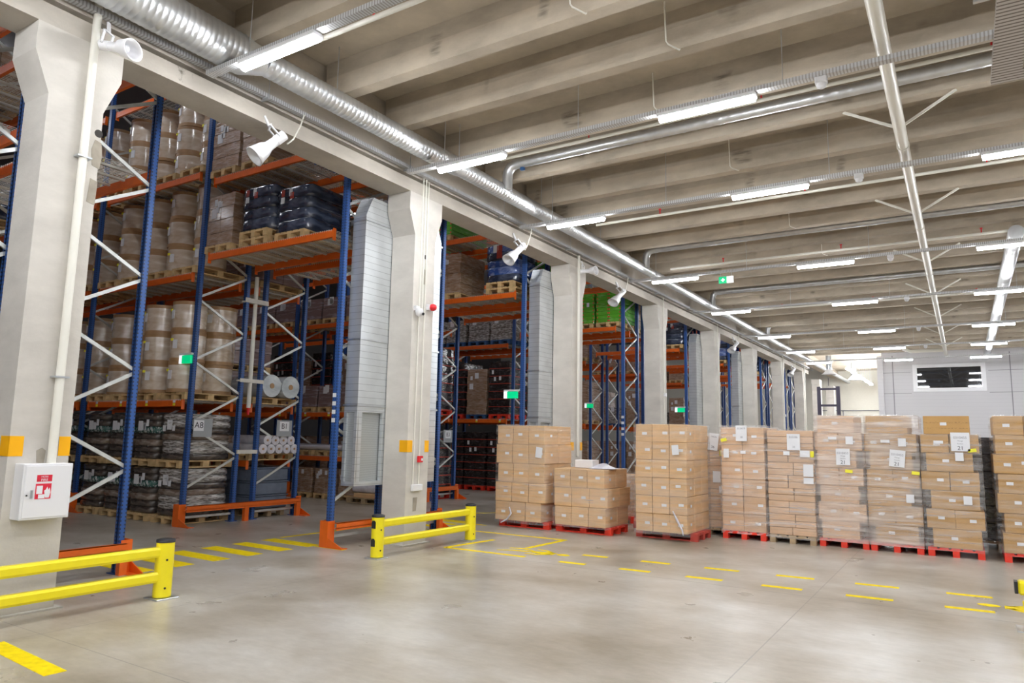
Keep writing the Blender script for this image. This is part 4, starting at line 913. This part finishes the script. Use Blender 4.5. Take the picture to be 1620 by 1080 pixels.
# pair 3 bridge: green cartons
for q, xx in enumerate((-1.42, -2.36, -3.3)):
    place_load('green', xx, yc(3, 0), 5.392, f'{ORD[q]} from hall end, lower bridge left of fourth column')
place_load('lowbrown', -1.45, yc(3, 1), 6.982, 'upper bridge, rear rack behind fourth column')
place_load('brown', -1.45, yc(3, 1), 5.392, 'hall end of lower bridge, rear rack behind fourth column')
# pair 4.. : brown stacks, dark loads
for k in (4, 5, 6):
    for q, xx in enumerate(slots(1)[:3]):
        y = yc(k, 0)
        place_load('plain', xx, y, FZ, W_(q, 'floor', k, 0)); place_load('plain' if q != 1 else 'crates', xx, y, 2.458, W_(q, 'lowest shelf', k, 0)); place_load('lowbrown', xx, y, 5.058, W_(q, 'middle shelf', k, 0))
    place_load('navy' if k != 5 else 'blue', -1.42, yc(k, 0), 5.392, f'hall end, lower bridge, front rack {PAIRW[k]}')
    place_load('lowbrown', -2.4, yc(k, 0), 5.392, f'second on lower bridge, front rack {PAIRW[k]}')
# pair 0 rear rack: flat slate goods and boxes at the left picture edge
for q, xx in enumerate(slots(1)):
    place_load('plain' if q % 2 else 'brown', xx, yc(0, 1), 2.458, W_(q, 'lowest shelf', 0, 1)); place_load('navy', xx, yc(0, 1), 5.058, W_(q, 'middle shelf', 0, 1)); place_load('navy' if q else 'lowbrown', xx, yc(0, 1), 7.208, W_(q, 'top shelf', 0, 1)); place_load('brown', xx, yc(0, 1), FZ, W_(q, 'floor', 0, 1))
# invented fill lamps, added high in the aisles to brighten the racks
for k in range(-1, 8):
    for j, x in enumerate((-3.2, -7.4, -11.6, -16)):
        t = thing('added_fill_lamp', f'added fill lamp high in rack hall, aisle {ORD[k + 1]}, {ORD[j]} inwards', 'lamp', (x, 6.9 + 6 * k, 10.2), group='added rack fill lamps')
        obj('diffuser', MB().box(-0.75, -0.1, 0, 0.75, 0.1, 0.05), 'rackfill', t); obj('hanger', MB().box(-0.6, -0.01, 0.05, -0.58, 0.01, 0.4).box(0.58, -0.01, 0.05, 0.6, 0.01, 0.4), 'galv', t)

# ------------------------------------------------------------------ yellow barriers
def bollard_barrier(ya, yb, x, where):
    t = thing('yellow_barrier', f'yellow two-rail impact barrier {where}', 'barrier', (x, ya, 0), group='yellow impact barriers')
    L_ = yb - ya
    for y in (0, L_):
        p = obj('post', MB().tube([(0, y, 0.02), (0, y, 0.60)], 0.095, 22), 'yellow', t)
        obj('cap', MB().tube([(0, y, 0.60), (0, y, 0.63), (0, y, 0.64)], [0.098, 0.098, 0.06], 22), 'black', p)
        obj('base_plate', MB().bbox(-0.13, y - 0.13, 0, 0.13, y + 0.13, 0.014, 0.004), 'galv', p)
        for z in (0.12, 0.42): obj('bolt', MB().tube([(0.093, y - 0.03, z), (0.1, y - 0.03, z)], 0.012, 8), 'black', p)
    for z in (0.50, 0.235):
        pr = [(-0.03, z - 0.055), (0.03, z - 0.055), (0.045, z - 0.03), (0.045, z + 0.03), (0.03, z + 0.055), (-0.03, z + 0.055), (-0.045, z + 0.03), (-0.045, z - 0.03)]
        obj('rail', MB().prism(pr, 1, 0.08, L_ - 0.08), 'yellow', t)
        obj('rail_cutout', MB().prism([(-0.035, z - 0.06), (0.035, z - 0.06), (0.035, z + 0.03), (0.02, z + 0.055), (-0.02, z + 0.055), (-0.035, z + 0.03)], 1, -0.101, -0.085), 'black', t)
    return t
bollard_barrier(2.35, 4.84, 0.42, 'before the nearest concrete column')
bollard_barrier(8.22, 10.62, 0.46, 'before the second concrete column')
t = thing('yellow_barrier', 'yellow barrier end with black cap cut by right picture edge', 'barrier', (8.38, 9.28, 0))
obj('rail', MB().bbox(0.0, -0.08, 0.32, 1.6, 0.08, 0.46, 0.02), 'yellow', t); obj('rail_cap', MB().box(-0.03, -0.07, 0.33, 0.0, 0.07, 0.45), 'black', t)
obj('post', MB().tube([(0.16, -0.18, 0.01), (0.12, -0.18, 0.29), (0.12, -0.18, 0.31)], [0.1, 0.1, 0.06], 20), 'yellow', t); obj('base_plate', MB().box(-0.04, -0.32, 0, 0.3, 0.0, 0.012), 'galv', t)
obj('strut', MB().bar((0.16, -0.12, 0.25), (0.2, 0, 0.38), 0.06, 0.1), 'yellow', t)

# ------------------------------------------------------------------ floor markings
def mark(poly, label, group=None, name='floor_line', z=0.0): return tag(obj(name, MB().prism(poly, 2, 0.0, 0.0025 + z), 'yellowpaint'), label, 'floor marking', group)
def stripe(p, q, wd, label, group=None):
    p, q = Vector(p), Vector(q); d = (q - p).normalized(); n = Vector((-d.y, d.x)) * wd / 2
    return mark([(p + n)[:], (q + n)[:], (q - n)[:], (p - n)[:]][::-1], label, group)
for q, (xa, xb) in enumerate(((2.77, 3.19), (3.73, 4.18), (4.69, 5.18), (5.68, 6.17), (6.67, 7.18), (7.7, 8.18))):
    stripe((xa, 9.68 + 0.03 * q), (xb, 9.705 + 0.03 * q), 0.11, f'yellow dash, line nearer the camera, {ORD[q]} from left', 'walkway dashes')
    stripe((xa, 10.46 + 0.055 * q), (xb, 10.49 + 0.055 * q), 0.11, f'yellow dash, line nearer the pallets, {ORD[q]} from left', 'walkway dashes')
for q in range(6):
    y = 5.45 + 0.575 * q
    mark([(-2.3, y), (-1.13, y - 0.02), (-1.13, y + 0.26), (-2.3, y + 0.28)], f'broad yellow zebra stripe across the aisle, {ORD[q]} from the nearest column', 'zebra stripes')
stripe((0.9, 3.03), (2.12, 2.95), 0.16, 'yellow floor line cut by the bottom left corner')
stripe((-2.3, 8.75), (-2.1, 14.2), 0.09, 'long yellow line in the passage behind the second column'); stripe((-0.45, 8.45), (-1.1, 8.45), 0.08, 'short yellow line at the blue upright foot')
stripe((0.62, 9.7), (2.15, 9.72), 0.09, 'yellow line in front of second barrier, towards the walking figure'); stripe((0.62, 9.68), (0.75, 10.95), 0.09, 'short yellow line closing the marked bay by the barrier')
stripe((-0.6, 11.7), (1.8, 11.75), 0.09, 'yellow line just in front of the left red pallet'); stripe((1.77, 11.76), (1.72, 10.5), 0.1, 'short slanted yellow line beside the walking figure')
stripe((-2.1, 12.6), (-0.55, 12.6), 0.08, 'yellow line running under the left stack from the rack aisle')
stripe((-2.1, 14.4), (-1.0, 15.9), 0.08, 'slim yellow line leading into the far rack aisle')
for q in range(4): stripe((-2.0, 11.3 + 0.5 * q), (-1.1, 11.28 + 0.5 * q), 0.22, f'yellow zebra stripe behind the second column, {ORD[q]} back', 'zebra stripes beyond')
def figure(x, y, sx, label, group):
    """walking-person pictogram lying on the floor, head towards +x"""
    t = thing('walking_symbol', label, 'floor marking', (x, y, 0), group=group); t.scale = (sx, 1, 1)
    def P_(name, poly): obj(name, MB().prism(poly, 2, 0.0, 0.003), 'yellowpaint', t)
    P_('head', [(0.62 + 0.12 * math.cos(a * PI / 8), 0.02 + 0.075 * math.sin(a * PI / 8)) for a in range(16)])
    P_('torso', [(0.46, -0.07), (0.46, 0.1), (0.30, 0.12), (0.0, 0.06), (0.0, -0.05), (0.3, -0.10)])
    P_('leg', [(0.02, 0.05), (-0.25, 0.16), (-0.5, 0.10), (-0.5, 0.16), (-0.25, 0.24), (0.06, 0.07)])
    P_('leg', [(0.02, -0.05), (-0.3, -0.1), (-0.55, -0.22), (-0.55, -0.16), (-0.3, -0.02), (0.02, 0.03)])
    P_('arm', [(0.44, 0.08), (0.2, 0.26), (-0.02, 0.3), (-0.02, 0.25), (0.18, 0.2), (0.38, 0.06)])
    P_('arm', [(0.44, -0.05), (0.25, -0.22), (0.02, -0.24), (0.02, -0.19), (0.2, -0.16), (0.38, -0.03)])
figure(1.95, 10.22, 0.95, 'yellow walking-person symbol on the floor near the second barrier', 'walking symbols')
figure(8.72, 10.22, -0.95, 'yellow walking-person symbol cut by the right barrier', 'walking symbols')

# ------------------------------------------------------------------ pallets of cartons in the hall
cart_cache = {}
def carton_mesh(w, d, h, mat):
    key = (round(w, 3), round(d, 3), round(h, 3), mat)
    if key not in cart_cache:
        m = MB().bbox(0, 0, 0, w, d, h, 0.006).box(w * 0.5 - 0.025, -0.0015, h - 0.07, w * 0.5 + 0.025, 0.0, h - 0.006)
        cart_cache[key] = m.mesh('carton', mat)
    return cart_cache[key]
lab_me = MB().box(0, -0.003, 0, 0.095, 0, 0.05).mesh('address_label', 'paper'); labs_me = MB().box(0, 0, 0, 0.003, 0.08, 0.05).mesh('address_label', 'paper')
def hall_stack(sid, x0, y0, w, d, layers, mat, pal, where, nd=2, rz=0.0, zf=0.148, lx=0.35, pw=None, lab=True, npal=1):
    """layers: list of (height, [carton widths as fractions], x offset, extra gap)"""
    gp = f'cartons of the {where}'
    px = pw or w
    root = Matrix.Translation((x0, y0, 0)) @ Matrix.Rotation(rz, 4, 'Z')
    def T(x, y, z): return root @ Vector((x, y, z))
    for k in range(npal):
        a = PAL[pal].put(T(w / 2, d / 2 if npal == 1 else 0.58 + 1.22 * k, 0.0), rz + (0 if abs(px - 0.8) < 0.25 else PI / 2), f'{PALN[pal]} under the {where}' + ('' if npal == 1 else f', {ORD[k]} deep'), 'pallets on the hall floor')
        a.scale = (1.0, 1.0, 1.0)
    z = zf; nl = len(layers)
    for li, (h, fr, off, ww) in enumerate(layers):
        x = off; n = len(fr)
        for ci, f_ in enumerate(fr):
            cw = ww * f_
            for di in range(nd):
                o = bpy.data.objects.new('carton', carton_mesh(cw - 0.009, d / nd - 0.008, h - 0.006, mat)); C.objects.link(o)
                jx, jy = R.uniform(-0.004, 0.004), R.uniform(-0.006, 0.006) if di == 0 else 0
                o.matrix_world = Matrix.Translation(T(x + 0.002 + jx, di * d / nd + jy, z)) @ Matrix.Rotation(rz, 4, 'Z')
                pos = ('full-width' if n == 1 else ['left', 'right'][ci] if n == 2 else ['left', 'middle', 'right'][ci] if n == 3 else ORD[ci] + ' from left')
                tag(o, f'{pos} kraft carton, {["front", "middle", "back"][di if nd == 3 else (0 if di == 0 else 2)]}, {ORD[li]} layer up, {where}', 'carton', gp)
                if lab and di == 0:
                    link(bpy.data.objects.new('address_label', lab_me), o, (min(cw - 0.12, cw * (lx + R.uniform(-0.05, 0.25))), -0.001, h * R.uniform(0.38, 0.5)))
                if lab and di == 0 and ci == n - 1: link(bpy.data.objects.new('address_label', labs_me), o, (cw - 0.004, d / nd * 0.4, h * 0.4))
            x += cw
        z += h
    return z
def film(x0, y0, x1, y1, z0, z1, mat, label, rz=0.0, group='stretch film wraps', seed=1, bulge=0.012):
    rr = random.Random(seed); m = MB(); nz_ = max(6, int((z1 - z0) / 0.09)); per = []
    nx, ny = 10, 8
    for i in range(nx): per.append((x0 + (x1 - x0) * i / nx, y0))
    for i in range(ny): per.append((x1, y0 + (y1 - y0) * i / ny))
    for i in range(nx): per.append((x1 - (x1 - x0) * i / nx, y1))
    for i in range(ny): per.append((x0, y1 - (y1 - y0) * i / ny))
    n = len(per); cx, cy_ = (x0 + x1) / 2, (y0 + y1) / 2; v = []
    for j in range(nz_ + 1):
        for (px, py) in per:
            e = rr.uniform(0, bulge); dx, dy = px - cx, py - cy_; l = math.hypot(dx, dy)
            v.append((px + dx / l * e, py + dy / l * e, z0 + (z1 - z0) * j / nz_ + (rr.uniform(-0.012, 0.012) if 0 < j < nz_ else 0)))
    f = [(j * n + i, j * n + (i + 1) % n, (j + 1) * n + (i + 1) % n, (j + 1) * n + i) for j in range(nz_) for i in range(n)]
    m.add(v, f, 0, True)
    # crumpled cap folded over the top edge
    inn = [(cx + (px - cx) * 0.82, cy_ + (py - cy_) * 0.82, z1 + 0.006 + rr.uniform(0, 0.012)) for px, py in per]
    top = [(px, py, z1) for px, py in per]
    m.add(top + inn, [(i, (i + 1) % n, n + (i + 1) % n, n + i) for i in range(n)], 0, True)
    o = obj('stretch_film', m, mat); return tag(o, label, 'stretch film', group)
def sheet(name, w, h, loc, label, lines=(), rx=0.0, mat='paper', group='paper sheets on the stacks', grid=None):
    """paper sheet facing the camera side (-Y), lower-left corner at loc"""
    o = obj(name, MB().box(0, -0.002, 0, w, 0, h), mat, None, loc); o.rotation_euler = (0, rx, 0); tag(o, label, 'paper sheet' if mat == 'paper' else 'sticker', group)
    for (s_, sz, fx, fz, mt) in lines: text(s_, sz, mt, o, (w * fx, -0.003, h * fz), FY)
    return o
A = [1 / 3] * 3; B = [0.5, 0.5]; O = [1.0]
# S1
n1 = 'five-layer stack, leftmost of the row'
hall_stack(1, -0.34, 12.62, 1.18, 1.15, [(0.38, A, 0.0, 1.1), (0.39, A, 0.0, 1.2), (0.385, A, 0.05, 1.12), (0.39, A, 0.0, 1.18), (0.385, A, 0.03, 1.13)], 'kraft', 'redwood', n1, 2, 0.0, pw=1.2)
film(-0.33, 12.60, 0.86, 13.79, 0.10, 2.09, 'filmlight', 'thin clear film around the leftmost five-layer stack', seed=3)
sheet('document_sheet', 0.15, 0.21, (0.62, 12.59, 1.44), 'white sheet on the fourth layer of the leftmost stack', rx=0.12)
tag(obj('film_tail', MB().tube([(0.05, 12.55, 0.42), (0.1, 12.54, 0.3), (0.02, 12.53, 0.18), (-0.12, 12.5, 0.1)], [0.012, 0.02, 0.016, 0.01], 6), 'whiteroll'), 'loose white twist of film hanging over the leftmost red pallet', 'film')
# S2
n2 = 'three-layer stack, second in the row'
zt = hall_stack(2, 1.02, 12.68, 1.14, 1.1, [(0.365, A, 0.02, 1.10), (0.365, A, 0.0, 1.17), (0.365, A, 0.0, 1.10)], 'kraft', 'redwood', n2, 2, 0.0, pw=1.2)
film(1.01, 12.66, 2.18, 13.80, 0.12, 1.24, 'filmlight', 'thin clear film around the three-layer stack', seed=4)
tag(obj('white_box', MB().bbox(0, 0, 0, 0.40, 0.3, 0.16, 0.008), 'white', None, (1.26, 13.1, 1.245)), 'white carton lying on top of the three-layer stack', 'box')
m = MB(); rr = random.Random(5); v = []; f = []
for i in range(9):
    for j in range(7): v.append((i * 0.065 + rr.uniform(-0.012, 0.012), j * 0.06, 0.0 + 0.10 * math.sin(PI * i / 8) * math.sin(PI * j / 6) * rr.uniform(0.6, 1.2)))
for i in range(8):
    for j in range(6): f.append((i * 7 + j, (i + 1) * 7 + j, (i + 1) * 7 + j + 1, i * 7 + j + 1))
m.add(v, f, 0, True); tag(obj('crumpled_film', m, 'whiteroll', None, (1.66, 12.9, 1.25)), 'crumpled plastic film on top of the three-layer stack', 'film')
# S2b small one behind
hall_stack(22, 0.95, 15.1, 0.8, 1.0, [(0.3, B, 0, 0.8), (0.3, B, 0, 0.8), (0.28, B, 0, 0.8)], 'kraft3', 'redwood', 'small wrapped stack behind the three-layer one', 2)
film(0.93, 15.08, 1.77, 16.12, 0.1, 1.04, 'filmheavy', 'shiny film around the small stack behind', seed=6)
# S3b behind-left of S3
hall_stack(32, 2.03, 14.35, 0.8, 1.1, [(0.38, B, 0.03, 0.8), (0.385, B, 0.05, 0.8), (0.38, B, 0.02, 0.8), (0.385, B, 0.06, 0.8), (0.38, B, 0.04, 0.8)], 'kraft', 'oldred', 'stack just behind the six-layer stack', 2)
# S3
n3 = 'six-layer stack on worn red pallet'
hall_stack(3, 2.68, 12.86, 1.0, 1.3, [(0.33, A, 0.0, 1.0)] * 6, 'kraft', 'oldred', n3, 3, 0.0, pw=1.2, lx=0.38, npal=1)
film(2.66, 12.835, 3.705, 14.185, 0.1, 2.14, 'filmlight', 'clear film around the six-layer stack on worn red pallet', seed=8)
sheet('document_sheet', 0.13, 0.18, (3.42, 12.82, 1.56), 'small white sheet high on the six-layer stack', rx=-0.1)
tag(obj('film_tail', MB().tube([(3.42, 12.81, 0.55), (3.5, 12.8, 0.4), (3.6, 12.8, 0.22), (3.62, 12.78, 0.14)], [0.01, 0.022, 0.016, 0.01], 6), 'whiteroll'), 'white twist of film low on the six-layer stack', 'film')
# S4
n4 = 'narrow stack of flat cartons, fourth in row'
h4 = [0.15] * 11 + [0.14]
hall_stack(4, 3.30, 14.35, 0.64, 1.1, [(h, O, 0.0 if i % 2 else 0.01, 0.62) for i, h in enumerate(h4)], 'kraft3', 'oldwood', n4, 1, lab=False)
film(3.28, 14.33, 3.945, 15.47, 0.1, 1.95, 'film', 'film around the narrow stack of flat cartons', seed=9)
sheet('document_sheet', 0.2, 0.34, (3.62, 14.31, 1.66), 'large white sheet at the top of the narrow stack', (('14026', 0.05, 0.5, 0.8, 'greyink'), ('36', 0.07, 0.5, 0.2, 'ink')), 0.12)
for q, (dx, z, w_, h_) in enumerate(((0.27, 1.36, 0.18, 0.12), (0.1, 1.02, 0.16, 0.22), (0.22, 0.82, 0.18, 0.13))): sheet('document_sheet', w_, h_, (3.62 + dx, 14.31, z), f'white sheet on the narrow stack, {ORD[q]} below the large one')
sheet('yellow_sticker', 0.07, 0.1, (3.86, 14.31, 1.55), 'yellow sticker on the narrow stack', mat='ysmall')
# S5
n5 = 'six-layer two-wide stack, fifth in row'
hall_stack(5, 3.97, 14.05, 0.82, 1.15, [(0.325, B, 0.0, 0.82)] * 4 + [(0.33, B, 0.0, 0.82), (0.33, B, 0.0, 0.82)], 'kraft3', 'redwood', n5, 2, lx=0.4)
film(3.955, 14.03, 4.81, 15.24, 0.1, 2.14, 'film', 'film around the two-wide six-layer stack', seed=10)
sheet('document_sheet', 0.21, 0.3, (4.27, 14.0, 1.84), 'large white sheet with number at the top of the fifth stack', (('013419', 0.05, 0.5, 0.8, 'greyink'), ('38', 0.05, 0.5, 0.25, 'greyink')))
sheet('document_sheet', 0.1, 0.17, (4.03, 14.0, 1.52), 'narrow white sheet left on the fifth stack'); sheet('document_sheet', 0.1, 0.06, (4.35, 14.0, 1.6), 'small white label in the middle of the fifth stack')
sheet('yellow_sticker', 0.11, 0.06, (3.99, 14.0, 1.82), 'yellow sticker at the left edge of the fifth stack', mat='ysmall', rx=-0.2)
# S6
n6 = 'stack of many flat cartons, sixth in row'
pats = [O, [0.57, 0.43], [0.57, 0.43], [0.45, 0.55], [0.45, 0.55], [0.56, 0.44], [0.56, 0.44], [0.44, 0.56], [0.44, 0.56], [0.56, 0.44], [0.56, 0.44], [0.45, 0.55], [0.45, 0.55], [0.57, 0.43], [0.57, 0.43], B]
hall_stack(6, 4.83, 14.08, 0.82, 1.15, [(0.118 if i else 0.14, p, 0.0, 0.82) for i, p in enumerate(pats[::-1])], 'kraft3', 'oldwood', n6, 1, lab=False)
film(4.815, 14.06, 5.665, 15.26, 0.08, 2.07, 'film', 'film around the stack of many flat cartons', seed=11)
sheet('document_sheet', 0.23, 0.3, (5.2, 14.03, 1.69), 'large white sheet high on the sixth stack', (('015186', 0.05, 0.5, 0.8, 'greyink'), ('38', 0.05, 0.5, 0.2, 'greyink')))
for q, (x, z, w_, h_) in enumerate(((5.13, 1.6, 0.11, 0.07), (5.42, 1.57, 0.17, 0.12), (5.47, 1.22, 0.17, 0.22), (5.47, 1.09, 0.17, 0.11))): sheet('document_sheet', w_, h_, (x, 14.03, z), f'small white sheet on the sixth stack, {ORD[q]} from the top')
sheet('yellow_sticker', 0.06, 0.11, (5.6, 14.03, 1.57), 'yellow sticker at the right edge of the sixth stack', mat='ysmall')
# S7 .. S10: big long cartons in crossed layers
def crossed(sid, x0, w, where, mat, pat, tops, fm, seed, pal='redwood', nd=2):
    lay = []
    for i, (k_, off, ww) in enumerate(pat): lay.append((0.312, O if k_ == 1 else B, off, ww))
    zt = hall_stack(sid, x0, 14.16, w, 1.18, lay, mat, pal, where, nd, lx=0.3)
    return zt
n7, n8, n9, n10 = 'seventh stack with a white 21 sheet', 'eighth stack with tilted 21 sheet', 'ninth stack with bare ochre top carton', 'tenth stack cut by the right edge'
crossed(7, 5.68, 0.82, n7, 'kraft3', [(1, 0.06, 0.62), (2, 0.0, 0.8), (1, 0.05, 0.64), (2, -0.02, 0.8), (1, 0.01, 0.66), (2, -0.02, 0.8), (1, 0.03, 0.62)], None, None, 1)
film(5.66, 14.13, 6.485, 15.37, 0.1, 2.335, 'filmheavy', 'dense film around the seventh stack', seed=12)
crossed(8, 6.50, 0.84, n8, 'kraft2', [(1, 0.1, 0.66), (2, 0.0, 0.84), (1, 0.0, 0.68), (2, 0.0, 0.82), (1, 0.06, 0.66), (2, -0.02, 0.82), (1, 0.02, 0.66)], None, None, 2)
film(6.50, 14.13, 7.33, 15.37, 0.1, 2.335, 'filmheavy', 'dense film around the eighth stack', seed=13)
crossed(9, 7.36, 0.84, n9, 'kraft2', [(1, 0.1, 0.70), (2, 0.02, 0.84), (1, 0.1, 0.70), (2, -0.02, 0.84), (1, 0.06, 0.68), (2, 0.0, 0.84), (1, 0.05, 0.68)], None, None, 3)
film(7.35, 14.13, 8.225, 15.37, 0.1, 2.02, 'film', 'film around the ninth stack below its top carton', seed=14)
crossed(10, 8.42, 0.84, n10, 'kraft2', [(2, 0.02, 0.84), (2, 0.05, 0.84), (2, -0.02, 0.84), (2, 0.0, 0.84), (2, -0.04, 0.84), (2, 0.0, 0.84), (2, -0.02, 0.84)], None, None, 4)
film(8.375, 14.13, 9.34, 15.37, 0.1, 2.33, 'filmlight', 'film around the tenth stack', seed=15)
bd = (('21', 0.09, 0.5, 0.16, 'ink'), ('0310455', 0.055, 0.5, 0.72, 'greyink'), ('Menge', 0.03, 0.5, 0.55, 'greyink'), ('Karton', 0.03, 0.5, 0.4, 'greyink'))
sheet('document_sheet', 0.23, 0.29, (6.02, 14.1, 1.45), 'white sheet with a large 21 on the seventh stack', bd)
sheet('document_sheet', 0.24, 0.29, (6.86, 14.1, 1.46), 'tilted white sheet with a large 21 on the eighth stack', bd, 0.1)
sheet('document_sheet', 0.27, 0.31, (7.80, 14.1, 1.74), 'large white sheet with a bold 21 on the ninth stack', bd)
for q, (x, z, l) in enumerate(((6.19, 1.82, 'seventh stack'), (7.02, 1.80, 'eighth stack'), (7.1, 0.85, 'eighth stack, lower'), (7.85, 1.58, 'ninth stack'), (7.93, 0.87, 'ninth stack, lower'))):
    sheet('document_sheet', 0.12, 0.14, (x, 14.1, z), f'small white printed sheet on the {l}')
for x, z, l in ((6.16, 1.32, 'seventh'), (7.2, 1.33, 'eighth'), (8.04, 1.72, 'ninth')): sheet('yellow_sticker', 0.12, 0.055, (x, 14.1, z), f'bright yellow sticker on the {l} stack', mat='ysmall', rx=-0.15 if l == 'ninth' else 0.08)
for q, (x, z) in enumerate(((5.9, 1.9), (6.75, 1.86), (7.55, 1.86), (8.75, 1.55))): sheet('document_sheet', 0.14, 0.05, (x, 14.1, z), f'thin white label strip on the {ORD[6 + q]} stack')
# things glimpsed behind the row
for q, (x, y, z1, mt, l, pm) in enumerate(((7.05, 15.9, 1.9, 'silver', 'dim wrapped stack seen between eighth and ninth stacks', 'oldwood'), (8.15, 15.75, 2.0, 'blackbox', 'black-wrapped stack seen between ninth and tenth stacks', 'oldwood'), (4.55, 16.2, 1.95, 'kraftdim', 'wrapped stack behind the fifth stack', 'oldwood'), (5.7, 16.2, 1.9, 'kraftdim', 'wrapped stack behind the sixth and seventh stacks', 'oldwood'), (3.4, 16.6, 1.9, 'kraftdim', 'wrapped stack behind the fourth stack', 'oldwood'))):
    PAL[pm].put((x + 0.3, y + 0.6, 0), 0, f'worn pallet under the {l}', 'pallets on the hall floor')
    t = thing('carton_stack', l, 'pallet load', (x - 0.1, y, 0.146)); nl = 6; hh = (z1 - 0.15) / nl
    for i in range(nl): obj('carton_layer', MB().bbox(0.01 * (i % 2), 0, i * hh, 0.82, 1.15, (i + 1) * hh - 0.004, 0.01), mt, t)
PAL['wood'].put((5.99, 16.78, 1.897), 0.0, 'pale wooden pallet lying on top of the stack behind the sixth stack', 'pallets on the hall floor')
# forklift mast far behind
t = thing('forklift', 'dark forklift mast rising behind the seventh and eighth stacks', 'forklift', (3.18, 33.0, 0))
for x in (-0.38, 0.38): obj('mast_rail', MB().box(x - 0.07, -0.07, 0.1, x + 0.07, 0.07, 4.25), 'mast', t)
for z in (4.1, 3.4, 2.4, 0.5): obj('crossbar', MB().box(-0.38, -0.04, z, 0.38, 0.04, z + 0.09), 'mast', t)
obj('chassis', MB().bbox(-0.5, 0.1, 0.18, 0.5, 1.9, 1.0, 0.06), 'yellow', t); obj('overhead_guard', MB().box(-0.45, 0.3, 2.0, 0.45, 1.4, 2.06), 'mast', t)
for x, y in ((-0.42, 0.35), (0.42, 0.35), (-0.4, 1.6), (0.4, 1.6)): obj('wheel', MB().tube([(x - 0.09, y, 0.25), (x + 0.09, y, 0.25)], 0.25, 18), 'black', t)
for x in (-0.25, 0.25): obj('fork', MB().box(x - 0.06, -1.1, 0.08, x + 0.06, -0.06, 0.13), 'mast', t)
for x in (-0.42, 0.42): obj('guard_post', MB().bar((x, 0.32, 0.95), (x, 0.36, 2.0), 0.05, 0.05).bar((x, 1.4, 0.95), (x, 1.38, 2.0), 0.05, 0.05), 'mast', t)
